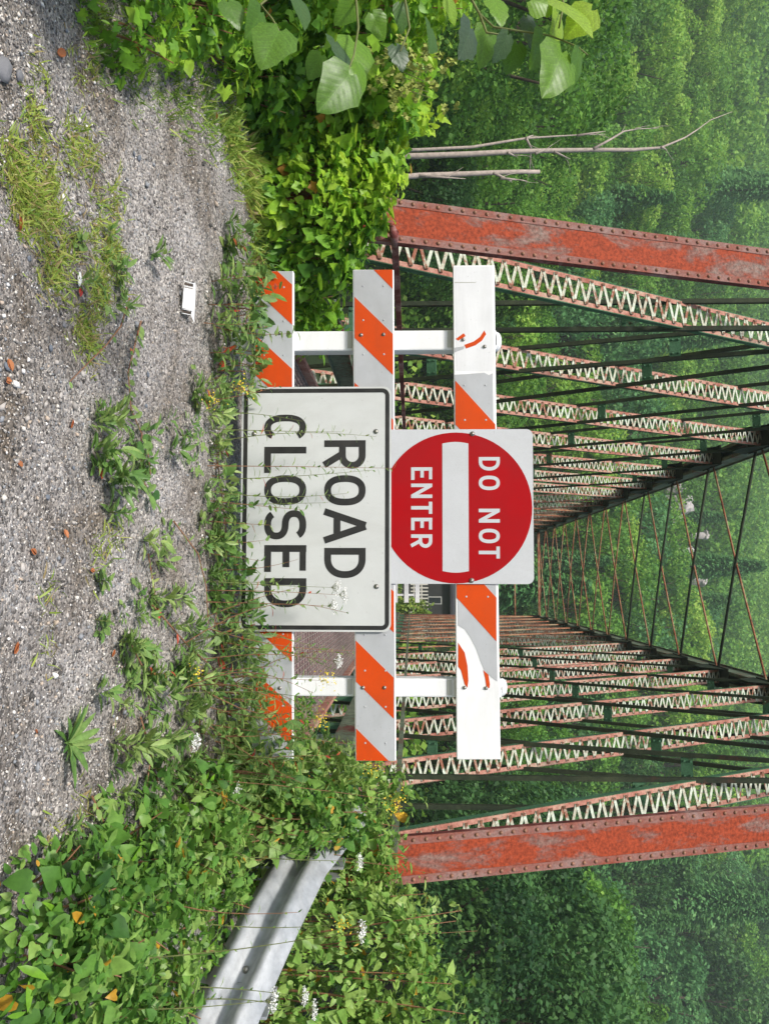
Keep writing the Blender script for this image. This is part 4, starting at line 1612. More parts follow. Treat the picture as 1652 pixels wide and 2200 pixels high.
letters(dne, [('D', 982, 1011), ('O', 1022, 1053), ('N', 1093, 1123), ('O', 1136, 1167), ('T', 1174, 1200)], 1028, 1073.5, 7.4, -OFF1 - 0.0018, M['dnewhite'], OFF1)
letters(dne, [('E', 1004, 1031), ('N', 1039, 1070), ('T', 1078, 1104), ('E', 1112.5, 1139), ('R', 1148, 1177)], 883, 928.5, 7.4, -OFF1 - 0.0018, M['dnewhite'], OFF1)
for (u_, v_) in ((932, 1015), (1247, 1013)):
    x, z = BP(u_, v_, OFF1)
    bolt(dne, x, -OFF1 - 0.002, z, 0.008)

# ROAD CLOSED sign
OFF2 = TH + 0.024
rcs = empty("road_closed_sign", (BC.x, BC.y, 0), B_RZ, "large white rectangular sign with black border reading ROAD CLOSED", "road sign")
x0, z0 = BP(832, 521, OFF2)
x1, z1 = BP(1358, 840, OFF2)
mb = MB()
sheet(mb, rrect(x0, z0, x1, z1, 0.038), -OFF2, 0.003)
mb.build("sign_panel", M['signwhite'], rcs)
mb = MB()
bp_ = 9 / 430.0
ins = 8.5 / 430.0
path = rrect(x0 + ins, z0 + ins, x1 - ins, z1 - ins, 0.026)
ribbon(mb, path + [path[0]], bp_, -OFF2 - 0.0008, 0, 0)
mb.build("black_border", M['black'], rcs)
letters(rcs, [('R', 946, 1007), ('O', 1021, 1086), ('A', 1091, 1169), ('D', 1177, 1242)], 697, 785.5, 14.5, -OFF2 - 0.0009, M['black'], OFF2)
letters(rcs, [('C', 891, 948), ('L', 960, 1016), ('O', 1021, 1085), ('S', 1096, 1159), ('E', 1171, 1229), ('D', 1242, 1305)], 568.5, 658, 14.5, -OFF2 - 0.0009, M['black'], OFF2)
for (u_, v_) in ((927, 808), (1260, 809), (932, 547)):
    x, z = BP(u_, v_, OFF2)
    bolt(rcs, x, -OFF2 - 0.001, z, 0.008)

# far barricade, fence, house and bush at the other end of the bridge
fb = empty("far_barricade", (-0.15, 36.6, 0.0), 0, "small plain white barricade seen at the far end of the bridge", "barricade")
for z_ in (0.36, 0.84, 1.34):
    mb = MB()
    mb.box((0, 0, z_), (2.44, 0.03, 0.2 if z_ > 0.5 else 0.16))
    mb.build("board", M['white'], fb)
for x_ in (-0.9, 0.87):
    mb = MB()
    mb.box((x_, 0.06, 0.72), (0.09, 0.08, 1.46))
    mb.build("post", M['white'], fb)
fe = empty("picket_fence", (0, 46, 0), 0, "pale picket fence across the road end behind the bridge", "fence")
pm = MB()
pm.box((0, 0, 0.5), (0.075, 0.02, 1.0))
pmm = pm.mesh("picket", M['picket'])
for k_ in range(34):
    o = obj("picket", pmm, fe, (-3.3 + k_ * 0.2, -0.03, 1.0 + 0.03 * random.random()))
mb = MB()
mb.box((0, 0, 1.65), (6.8, 0.03, 0.08))
mb.box((0, 0, 1.2), (6.8, 0.03, 0.06))
mb.build("fence_rail", M['picket'], fe)
hs = empty("dark_house", (0.5, 53, 0), 0, "low dark house behind the picket fence on the far bank", "house")
mb = MB()
mb.box((0, 2, 1.9), (6.5, 4, 3.8))
mb.build("wall", M['housewall'], hs)
mb = MB()
mb.add([(-3.6, -0.4, 3.75), (3.6, -0.4, 3.75), (3.6, 2, 4.9), (-3.6, 2, 4.9), (-3.6, 4.4, 3.75), (3.6, 4.4, 3.75), (-3.6, -0.4, 3.6), (3.6, -0.4, 3.6), (-3.6, 4.4, 3.6), (3.6, 4.4, 3.6)],
       [(0, 1, 2, 3), (3, 2, 5, 4), (0, 3, 4, 8, 6), (1, 7, 9, 5, 2), (0, 6, 7, 1), (4, 5, 9, 8), (6, 8, 9, 7)])
mb.build("roof", M['houseroof'], hs)
mb = MB()
mb.box((0.9, -0.04, 2.6), (0.5, 0.05, 0.9))
w_ = mb.build("window", M['trim'], hs)
mb = MB()
mb.box((0.9, -0.08, 2.6), (0.4, 0.03, 0.8))
mb.build("pane", M['glass'], w_)

# ------------------------------------------------------------------ guardrail
gr = empty("guardrail", (0, 0, 0), 0, "galvanised W-beam guardrail half buried in weeds on the right", "guardrail")
path = [(2.75, 2.45, 0.16), (2.45, 2.80, 0.25), (2.16, 3.18, 0.34), (1.879, 3.55, 0.44), (1.629, 3.85, 0.567), (1.50, 4.19, 0.654), (1.383, 4.73, 0.845)]
prof = [(0.0, 0.155), (0.012, 0.150), (0.045, 0.118), (0.080, 0.095), (0.083, 0.068), (0.050, 0.040), (0.010, 0.012), (0.008, -0.012), (0.050, -0.040), (0.083, -0.068), (0.080, -0.095), (0.045, -0.118), (0.012, -0.150), (0.0, -0.155)]
vs, fs = [], []
K = 24
pp = []
for i in range(K + 1):
    t_ = i / K * (len(path) - 1)
    a = min(int(t_), len(path) - 2)
    f0 = t_ - a
    pp.append(Vector(path[a]).lerp(Vector(path[a + 1]), f0))
for th_ in (0.0, -0.004):
    for i, p in enumerate(pp):
        d = (pp[min(i + 1, K)] - pp[max(i - 1, 0)]).normalized()
        nrm_ = Vector((-d.y, d.x, 0)).normalized()     # towards the road (-x)
        for (a, z_) in prof:
            vs.append(p + nrm_ * (a + th_) + Vector((0, 0, z_ - 0.155)))
m_ = len(prof)
for layer in (0, 1):
    o_ = layer * (K + 1) * m_
    for i in range(K):
        for k_ in range(m_ - 1):
            a = o_ + i * m_ + k_
            fs.append((a, a + m_, a + m_ + 1, a + 1) if layer == 0 else (a, a + 1, a + m_ + 1, a + m_))
mb = MB()
mb.add(vs, fs)
be = mb.build("beam", M['galv'], gr, True)
for i, y_ in ((0, 3.1), (1, 3.7), (2, 4.5)):
    p = min(pp, key=lambda q: abs(q.y - y_))
    mb = MB()
    mb.box((p.x + 0.10, p.y, p.z / 2 - 0.2), (0.012, 0.15, p.z + 0.35))
    mb.box((p.x + 0.03, p.y, p.z / 2 - 0.2), (0.012, 0.10, p.z + 0.3))
    mb.box((p.x + 0.17, p.y, p.z / 2 - 0.2), (0.012, 0.10, p.z + 0.3))
    mb.build("rail_post", M['galv'], gr)
    mb = MB()
    mb.tube([(p.x - 0.0, p.y, p.z - 0.155), (p.x - 0.022, p.y, p.z - 0.155)], [0.016, 0.013], 10)
    mb.build("bolt", M['bolt'], gr, True)

# ------------------------------------------------------------------ litter and stones
z0_ = float(road_z(-1.05, 3.9))
q = G(640, 412, z0_)
q = Vector((q.x, q.y, float(road_z(q.x, q.y)) + 0.012))
lit = empty("plastic_litter", (q.x, q.y, q.z), RAD(8), "crumpled white foam tray lying on the gravel left of the barricade", "litter")
mb = MB()
mb.add([(-0.075, -0.03, 0.005), (0.075, -0.035, 0.0), (0.08, 0.03, 0.075), (-0.07, 0.03, 0.082), (-0.075, -0.02, 0.0), (0.075, -0.025, -0.005), (0.08, 0.04, 0.07), (-0.07, 0.04, 0.077)],
       [(0, 1, 2, 3), (7, 6, 5, 4), (0, 4, 5, 1), (1, 5, 6, 2), (2, 6, 7, 3), (3, 7, 4, 0)])
mb.add([(-0.12, 0.03, 0.07), (0.12, 0.03, 0.065), (0.17, 0.07, 0.09), (0.1, 0.06, 0.088), (-0.05, 0.06, 0.09), (-0.13, 0.04, 0.085)], [(0, 1, 2, 3, 4, 5)])
for s in (-1, 1):
    mb.bar((s * 0.085, -0.05, 0.0), (s * 0.085, 0.03, 0.075), 0.004, 0.012)
    mb.bar((s * 0.118, -0.06, 0.0), (s * 0.118, 0.03, 0.07), 0.004, 0.012)
mb.build("tray", M['litter'], lit)
mb = MB()
for s in (-1, 1):
    mb.add([(s * 0.088, -0.04, 0.002), (s * 0.115, -0.045, 0.002), (s * 0.115, 0.034, 0.066), (s * 0.088, 0.034, 0.07)], [(0, 1, 2, 3) if s > 0 else (3, 2, 1, 0)])
mb.build("opening", M['litterdark'], lit)  # near-black sheets between the tray's side strips
lit.scale = (0.56, 0.56, 0.56)
lit.rotation_euler = (RAD(-14), RAD(5), RAD(12))
for v_ in lit.children[0].data.vertices:
    v_.co += Vector((random.uniform(-.012, .012), random.uniform(-.012, .012), random.uniform(-.010, .010)))


def blob(r_, fl, seed, nseg=8, nring=5):
    vs, fs = [], []
    for a in range(nring + 1):
        for c_ in range(nseg):
            th, ph = math.pi * a / nring, 2 * math.pi * c_ / nseg
            dd = Vector((math.sin(th) * math.cos(ph), math.sin(th) * math.sin(ph), math.cos(th)))
            w_ = 0.7 + 0.5 * float(vnoise(dd.x * 1.6 + seed * 3.1, dd.y * 1.6 + dd.z * 2.0 + seed, 5))
            vs.append((dd.x * r_ * w_ * 1.35, dd.y * r_ * w_, dd.z * r_ * w_ * fl))
    for a in range(nring):
        for c_ in range(nseg):
            fs.append((a * nseg + c_, (a + 1) * nseg + c_, (a + 1) * nseg + (c_ + 1) % nseg, a * nseg + (c_ + 1) % nseg))
    return vs, fs


def on_road(u_, v_):
    z_ = 0.0
    for _ in range(4):
        q_ = G(u_, v_, z_)
        z_ = float(road_z(q_.x, q_.y))
    return Vector((q_.x, q_.y, z_))


stone_cols = [plain("stone_grey", (0.20, 0.20, 0.21), 0.85, 0, 0.3, 0.3, 40, 0.3), plain("stone_pale", (0.52, 0.48, 0.44), 0.85, 0, 0.3, 0.2, 40, 0.3),
              plain("stone_slate", (0.17, 0.19, 0.22), 0.85, 0, 0.3, 0.3, 40, 0.3), plain("stone_tan", (0.33, 0.25, 0.19), 0.85, 0, 0.3, 0.3, 40, 0.3)]
cn = ["grey", "pale", "bluish slate", "tan"]
smesh = []
for ci in range(4):
    row = []
    for k_ in range(2):
        vs, fs = blob(1.0, 0.45, ci * 3 + k_)
        mb = MB()
        mb.add(vs, fs)
        row.append(mb.mesh("stone", stone_cols[ci], True))
    smesh.append(row)
stones = [(4, 148, 0, .030, "large grey stone at the near left edge of the gravel"), (40, 165, 0, .018, None), (250, 210, 1, .009, None), (300, 340, 2, .013, None), (355, 350, 1, .011, None),
          (105, 505, 0, .018, "grey stone between grass tufts in the left gravel"), (120, 520, 2, .014, None), (62, 556, 2, .010, None), (180, 670, 0, .011, None), (108, 748, 2, .013, None),
          (15, 787, 2, .013, "blue-grey stone at the near edge of the gravel"), (178, 804, 1, .010, None), (130, 850, 1, .010, None), (320, 805, 2, .012, None), (316, 872, 2, .009, None),
          (137, 698, 0, .010, None), (205, 770, 0, .012, None), (158, 1005, 2, .008, None), (135, 1207, 0, .012, None), (48, 1220, 1, .012, "cream stone on bare gravel near the bottom"), (102, 1068, 2, .009, None),
          (145, 1322, 1, .007, None), (120, 1500, 1, .007, None), (215, 712, 1, .007, None), (120, 1740, 1, .012, "pale stone right of the leafy rosette"), (72, 1745, 1, .009, None),
          (78, 1870, 2, .013, None), (8, 1950, 2, .014, None), (165, 135, 1, .007, None), (22, 230, 1, .006, None), (160, 235, 0, .008, None), (395, 630, 0, .010, "small dark stone beside the white foam tray"),
          (290, 330, 2, .009, None), (345, 300, 1, .009, None), (405, 800, 0, .008, None), (410, 965, 1, .007, None), (360, 1310, 1, .006, None), (385, 1270, 1, .007, None)]
nmd = 0
for i, (v_, u_, ci, r_, lb) in enumerate(stones):
    q = on_road(u_, v_)
    o = bpy.data.objects.new("stone", smesh[ci][i % 2])
    C.objects.link(o)
    o.location = (q.x, q.y, q.z + r_ * 0.22)
    o.scale = (r_, r_, r_)
    o.rotation_euler = (random.uniform(-.2, .2), random.uniform(-.2, .2), random.uniform(0, 6))
    zn = "left of the foam tray" if u_ < 600 else "right of the foam tray" if u_ < 900 else "below the sign's letters" if u_ < 1310 else "right of the sign"
    zn2 = "near" if v_ < 140 else ("middle" if v_ < 260 else "far")
    tag(o, lb or ("small %s stone, %s gravel, %s" % (cn[ci], zn2, zn)), "stone", "loose %s stones on the gravel" % cn[ci])

# dry fallen leaves
lf = LF()
lf.add('oval', (0, 0, 0), (0, 1, 0.15), (0, 0, 1), 1.0, 0.4)
lf.add('oval', (0.02, 0, 0.0), (0.1, 1, 0.25), (0.6, 0, 1), 0.9, 0.7)
drym = lf.mesh("dry_leaf", M['dryleaf'])
dry = [(118, 112, .05, "curled orange leaf at the near left of the gravel"), (463, 264, .05, "orange leaf under the left bushes"), (38, 497, .045, "brown leaf at the gravel's near edge beside grass"),
       (12, 770, .04, "tan leaf lying above the blue-grey stone"), (18, 815, .035, None), (74, 1190, .035, None), (135, 1137, .03, None), (25, 1405, .045, "orange-red leaf on bare gravel"),
       (240, 1412, .03, None), (150, 1822, .05, "orange leaf lying at the edge of the right bushes"), (152, 1868, .04, None), (280, 747, .03, None), (200, 1225, .03, None), (35, 990, .025, None), (148, 920, .035, None),
       (362, 1750, .04, None), (76, 1575, .02, None)]
for (v_, u_, s_, lb) in dry:
    q = on_road(u_, v_)
    o = bpy.data.objects.new("dry_leaf", drym)
    C.objects.link(o)
    o.location = (q.x, q.y, q.z + 0.008)
    o.scale = (s_, s_, s_)
    o.rotation_euler = (random.uniform(-.3, .3), random.uniform(-.3, .3), random.uniform(0, 6))
    tag(o, lb or "small dry leaf on the %s gravel %s" % ("near" if v_ < 110 else "middle" if v_ < 180 else "far", "below the sign" if u_ < 1310 and u_ > 830 else "left of the sign" if u_ < 900 else "right of the sign"), "leaf", "dry leaves fallen on the gravel")
for (v_, u_, s_, lb) in ((345, 1305, .05, "bright red leaf under the creeping stems right of centre"), (165, 617, .03, "dark red scrap beside the white pebble")):
    q = on_road(u_, v_)
    lf = LF()
    lf.add('oval', (0, 0, 0), (1, 0.1, 0.2), (0, -.5, 1), 1.0, 0.4)
    o = lf.build("red_leaf", M['redleaf'])
    o.location = (q.x, q.y, q.z + 0.012)
    o.scale = (s_, s_, s_)
    tag(o, lb, "leaf")
q = on_road(598, 165)
vs, fs = blob(1, 0.5, 77)
mb = MB()
mb.add(vs, fs)
o = mb.build("white_pebble", M['litter'], None, True, (q.x, q.y, q.z + 0.01))
o.scale = (0.02, 0.014, 0.014)
tag(o, "bright white pebble among grass in the left gravel", "pebble")


# ------------------------------------------------------------------ vegetation near the camera
def shrub(name, label, cat, group, c, r3, n_leaf, kinds, size, mat, tmean=0.45, nstem=9, droop=0.5):
    root = empty(name, (c[0], c[1], 0), 0, label, cat, group)
    cz = c[2]
    dd = rdir(n_leaf)
    dd[:, 2] = np.where(dd[:, 2] < -0.5, -dd[:, 2], dd[:, 2])
    sd0 = random.random() * 50
    lump = 0.62 + 0.62 * vnoise(dd[:, 0] * 2.6 + sd0, dd[:, 1] * 2.6 + dd[:, 2] * 3.3, 3) + 0.25 * (vnoise(dd[:, 0] * 7 + sd0, dd[:, 1] * 7 + dd[:, 2] * 9, 6) - 0.5)
    rad_ = lump * (0.62 + 0.38 * rng.random(n_leaf) ** 0.45)
    pos = dd * rad_[:, None] * np.array(r3) + np.array([0, 0, cz])
    ok = pos[:, 2] > -0.12
    pos, dd = pos[ok], dd[ok]
    n_ = len(pos)
    lf = LF()
    ch = rng.integers(0, len(kinds), n_)
    clump = vnoise(pos[:, 0] * 5 + sd0, pos[:, 1] * 5 + pos[:, 2] * 4, 8)
    for ki, k_ in enumerate(kinds):
        m_ = ch == ki
        if not m_.any():
            continue
        cnt = int(m_.sum())
        nr = dd[m_] * 0.7 + np.array([0, -0.15, 0.75]) + rng.normal(0, 0.38, (cnt, 3))
        d = dd[m_] * 0.6 + np.array([0, 0, -droop]) + rng.normal(0, 0.45, (cnt, 3))
        t = np.clip(tmean + 0.45 * (clump[m_] - 0.5) + rng.normal(0, 0.15, cnt), 0, 0.80)
        t = np.where(rng.random(cnt) < (0.003 if name == 'vine_bush' else 0.012), 1.1, t)
        lf.add(k_, pos[m_], d, nr, size * np.clip(rng.lognormal(-0.18, 0.38, cnt), 0.35, 1.7), t, rng.uniform(0.8, 1.15, cnt))
    lf.build("foliage", mat, root)
    sb = MB()
    for k_ in range(nstem):
        a = random.uniform(0, 6.28)
        e = Vector((math.cos(a) * r3[0] * random.uniform(.3, .9), math.sin(a) * r3[1] * random.uniform(.3, .9), cz + r3[2] * random.uniform(.2, .95)))
        st = Vector((e.x * 0.3, e.y * 0.3, -0.1))
        mid = st.lerp(e, 0.5) + Vector((0, 0, 0.15 * r3[2]))
        sb.tube([st, mid, e], [0.006, 0.004, 0.002], 5)
    sb.build("stems", M['redstem'], root)
    return root


def Wp(lat, dep, z):
    q_ = right * lat + fh * dep
    return (q_.x, q_.y, z)


LV, LB = M['leaf_vine'], M['leaf_bush']
gl = "tangled vines and bushes left of the road"
gr_ = "bushes and weeds around the guardrail"
left_shrubs = [
    # lat, depth, zc, radii, n, kinds, size, mat, tint, label
    (-2.85, 3.6, 0.42, (0.62, 0.55, 0.72), 2900, ['lobe', 'heart', 'lance'], .070, LV, .58, "leafy grape vine mound beside the gravel at left, lobed leaves"),
    (-3.35, 4.35, 0.55, (0.75, 0.65, 0.85), 3200, ['lobe', 'heart', 'lance'], .075, LV, .62, "bright topped vine mound behind the first grape vine mound"),
    (-2.62, 4.75, 0.40, (0.55, 0.55, 0.72), 2600, ['lobe', 'heart'], .070, LV, .48, "vine thicket in the middle of the left bank, shaded at its foot"),
    (-2.55, 5.6, 0.32, (0.50, 0.50, 0.72), 2200, ['lobe', 'heart'], .070, LV, .60, "vine mound climbing against the left end post"),
    (-2.02, 5.75, 0.20, (0.42, 0.42, 0.60), 1800, ['heart', 'lance'], .075, LV, .45, "leafy bush between left end post and barricade"),
    (-1.62, 5.9, 0.08, (0.36, 0.40, 0.42), 1100, ['heart', 'lance'], .070, LV, .50, "low bush behind the left end of the barricade"),
    (-3.4, 3.0, 0.5, (0.75, 0.5, 1.0), 2500, ['heart', 'lobe'], .085, LV, .38, "dark shrub under the hanging broad-leaved branch"),
    (-2.05, 1.95, 0.30, (0.42, 0.40, 0.40), 1100, ['heart', 'lobe'], .070, LV, .42, "low leafy shrub at the far left edge near the camera"),
    (-2.42, 2.75, 0.14, (0.42, 0.42, 0.36), 1000, ['lobe', 'heart'], .060, LV, .55, "low trailing vine spilling onto the left gravel"),
    (-1.80, 2.75, 0.10, (0.26, 0.26, 0.22), 700, ['lobe', 'lance'], .045, LV, .45, "low weeds at the left edge of the near gravel"),
    (-2.10, 3.15, 0.16, (0.30, 0.30, 0.30), 900, ['lobe', 'heart'], .050, LV, .5, "small vine clump creeping onto the gravel at left"),
    (-2.25, 3.65, 0.16, (0.30, 0.30, 0.32), 900, ['lobe', 'lance'], .055, LV, .45, "vine clump at the gravel edge below the hanging branch"),
    (-2.35, 4.25, 0.20, (0.30, 0.30, 0.32), 900, ['lobe', 'heart'], .055, LV, .5, "vine clump at the gravel edge below the seed clusters"),
    (-2.75, 4.2, 0.65, (0.50, 0.45, 0.75), 2200, ['lobe', 'heart', 'lance'], .070, LV, .68, "bright vines topping the left bank behind the seed clusters"),
    (-2.45, 4.95, 0.50, (0.38, 0.35, 0.66), 1700, ['lobe', 'heart'], .065, LV, .68, "bright vines hiding the base of the dead trees"),
    (-1.93, 4.78, 0.44, (0.34, 0.24, 0.56), 2100, ['lobe', 'heart'], .065, LV, .66, "bright vine growing up the foot of the left end post"),
    (-1.60, 4.95, 0.34, (0.30, 0.24, 0.48), 1400, ['heart', 'lance'], .070, LV, .55, "leafy shoots between the left end post and the barricade's rails"),
    (-1.30, 5.3, 0.25, (0.26, 0.24, 0.36), 800, ['heart', 'lance'], .065, LV, .5, "short leafy shoots seen between the lower rails at left"),
    (-4.4, 5.0, 0.6, (1.0, 0.8, 0.95), 2800, ['lobe', 'heart', 'lance'], .085, LV, .62, "wide bright vine bank further left behind the road edge"),
    (-4.2, 6.8, 0.3, (1.1, 0.9, 1.1), 2400, ['lobe', 'heart'], .085, LV, .58, "vine covered bush beyond the left road edge below the dead trees"),
    (-3.1, 6.6, 0.0, (0.8, 0.8, 1.0), 2200, ['lobe', 'heart'], .080, LV, .50, "vine bush outside the left end post"),
]
for (la, de, zc, r3, n_, kk, sz, mt, tm, lb) in left_shrubs:
    p = Wp(la, de, zc)
    shrub("vine_bush", lb, "bush", gl, p, r3, int(n_ * 0.95), kk, sz, mt, tm)
right_shrubs = [
    (1.22, 2.25, 0.03, (0.30, 0.30, 0.22), 1000, ['oval', 'heart'], .043, LB, .42, "low leafy clump at the near right corner of the gravel"),
    (1.55, 2.45, 0.05, (0.32, 0.32, 0.25), 1100, ['heart', 'oval', 'lance'], .046, LB, .48, "bush with yellowing leaves below the near end of the guardrail"),
    (1.30, 2.80, 0.05, (0.32, 0.32, 0.24), 1100, ['heart', 'lance'], .043, LB, .42, "leafy clump at the foot of the guardrail's middle"),
    (1.68, 2.95, 0.08, (0.32, 0.32, 0.27), 1100, ['heart', 'oval', 'lance'], .043, LB, .5, "leafy clump right below the guardrail's lower edge"),
    (1.98, 2.75, 0.05, (0.34, 0.30, 0.25), 1000, ['heart', 'oval', 'lance'], .046, LB, .42, "clump under the guardrail at the right edge of the view"),
    (1.35, 3.40, 0.12, (0.30, 0.34, 0.28), 1200, ['heart', 'lance'], .043, LB, .48, "leafy clump beside the gravel under the guardrail's far half"),
    (1.62, 3.60, 0.15, (0.26, 0.26, 0.25), 800, ['heart', 'lance'], .043, LB, .5, "small clump touching the guardrail's bolt"),
    (1.30, 4.00, 0.22, (0.26, 0.30, 0.32), 1100, ['lance', 'heart'], .046, LB, .5, "weedy clump right of the barricade foot"),
    (1.50, 4.50, 0.35, (0.28, 0.30, 0.50), 1300, ['lance', 'oval'], .055, LB, .6, "weedy bush just right of the barricade's end"),
    (1.72, 4.80, 0.50, (0.28, 0.28, 0.55), 1300, ['lance', 'heart'], .046, LB, .62, "leafy stems at the far end of the guardrail"),
    (1.52, 3.95, 0.40, (0.20, 0.18, 0.36), 700, ['lance', 'heart'], .046, LB, .6, "leafy sprig overlapping the guardrail's far end"),
    (1.62, 4.2, 0.52, (0.22, 0.18, 0.36), 800, ['lance', 'heart'], .046, LB, .62, "weeds burying the far end of the guardrail"),
    (2.02, 4.62, 0.50, (0.32, 0.28, 0.55), 1400, ['lance', 'heart'], .055, LB, .62, "bush climbing against the right end post"),
    (2.22, 4.35, 0.60, (0.36, 0.34, 0.62), 1700, ['heart', 'oval', 'lance'], .043, LB, .66, "bright bush behind the far half of the guardrail"),
    (2.30, 4.00, 0.72, (0.36, 0.36, 0.72), 1900, ['heart', 'oval', 'lance'], .043, LB, .7, "tallest bush behind the guardrail, pale sunlit leaves"),
    (2.55, 3.80, 0.60, (0.34, 0.36, 0.62), 1600, ['heart', 'lance'], .046, LB, .66, "bush behind the near part of the guardrail"),
    (2.85, 3.90, 0.5, (0.40, 0.40, 0.65), 1300, ['heart', 'lance'], .055, LB, .55, "bush at the right edge of the view behind the guardrail"),
]
for (la, de, zc, r3, n_, kk, sz, mt, tm, lb) in right_shrubs:
    p = Wp(la, de, zc)
    shrub("bush", lb, "bush", gr_, p, r3, int(n_ * 1.15), kk, sz, mt, tm)


def weed(name, label, cat, group, base, top, n_leaf, size, kind='lance', stem='redstem', flower=None, r0=0.003, bend=0.05, tint=0.5, droop=0.1, upto=1.0, lo=0.15, width=1.0):
    base, top = Vector(base), Vector(top)
    root = empty(name, base, 0, label, cat, group)
    L = (top - base).length
    side = Vector((random.uniform(-1, 1), random.uniform(-1, 1), 0)) * L * bend
    pts = []
    K_ = 7
    for i in range(K_ + 1):
        t_ = i / K_
        pts.append((top - base) * t_ + side * math.sin(math.pi * t_))
    sb = MB()
    sb.tube(pts, [r0 * (1 - 0.7 * i / K_) for i in range(K_ + 1)], 5)
    sb.build("stem", M[stem], root)
    d_ax = np.array((top - base).normalized())
    t_ = np.linspace(lo, upto, n_leaf)
    arr = np.array([list(p) for p in pts])
    pos = np.stack([np.interp(t_ * K_, np.arange(K_ + 1), arr[:, k_]) for k_ in range(3)], 1)
    a = np.arange(n_leaf) * 2.4 + random.random() * 6
    e1 = norm(np.cross(d_ax, [0.3, 0.5, 0.1]))
    e2 = np.cross(d_ax, e1)
    out = np.cos(a)[:, None] * e1 + np.sin(a)[:, None] * e2
    d = out + d_ax * 0.55 + np.array([0, 0, -droop]) + rng.normal(0, 0.15, (n_leaf, 3))
    nr = d_ax - out * 0.3 + np.array([0, 0, 0.4]) + rng.normal(0, 0.15, (n_leaf, 3))
    lf = LF()
    sz = size * (1.0 - 0.45 * t_) * rng.uniform(0.75, 1.2, n_leaf)
    tt = np.clip(tint + rng.normal(0, 0.15, n_leaf), 0, 0.9)
    tt = np.where(rng.random(n_leaf) < 0.02, 1.1, tt)
    lf.add(kind, pos, d, nr, sz, tt, width)
    lf.build("foliage", M['leaf_weed'], root)
    if flower == 'yellow':
        lf = LF()
        m_ = 60
        c_ = pos[-1] + rng.normal(0, 0.022, (m_, 3)) + np.array([0, 0, 0.0])
        lf.add('quad', c_, rdir(m_), rdir(m_), 0.009, 0.5)
        lf.build("flower", M['petal_yellow'], root)["kind"] = "stuff"
    elif flower == 'white':
        fb_ = MB()
        lf = LF()
        tp = Vector(pos[-1])
        for k_ in range(16):
            an = k_ * 2.4
            rr0 = 0.034 * math.sqrt((k_ + .5) / 16)
            e = tp + Vector((rr0 * math.cos(an), rr0 * math.sin(an), 0.034 - 9.0 * rr0 * rr0 + random.uniform(-.005, .005)))
            fb_.tube([tp, e], 0.0006, 3)
            c_ = np.array(e) + rng.normal(0, 0.0050, (12, 3)) * np.array([1, 1, 0.7])
            lf.add('quad', c_, rdir(12), rdir(12) + np.array([0, 0, 1.2]), 0.0065, 0.5)
        fb_.build("umbel_rays", M['stem'], root)
        lf.build("flower_head", M['petal_white'], root)
    return root


def base_at(u_, depth):
    q_ = P(u_, 885, depth)
    return Vector((q_.x, q_.y, float(road_z(q_.x, q_.y))))


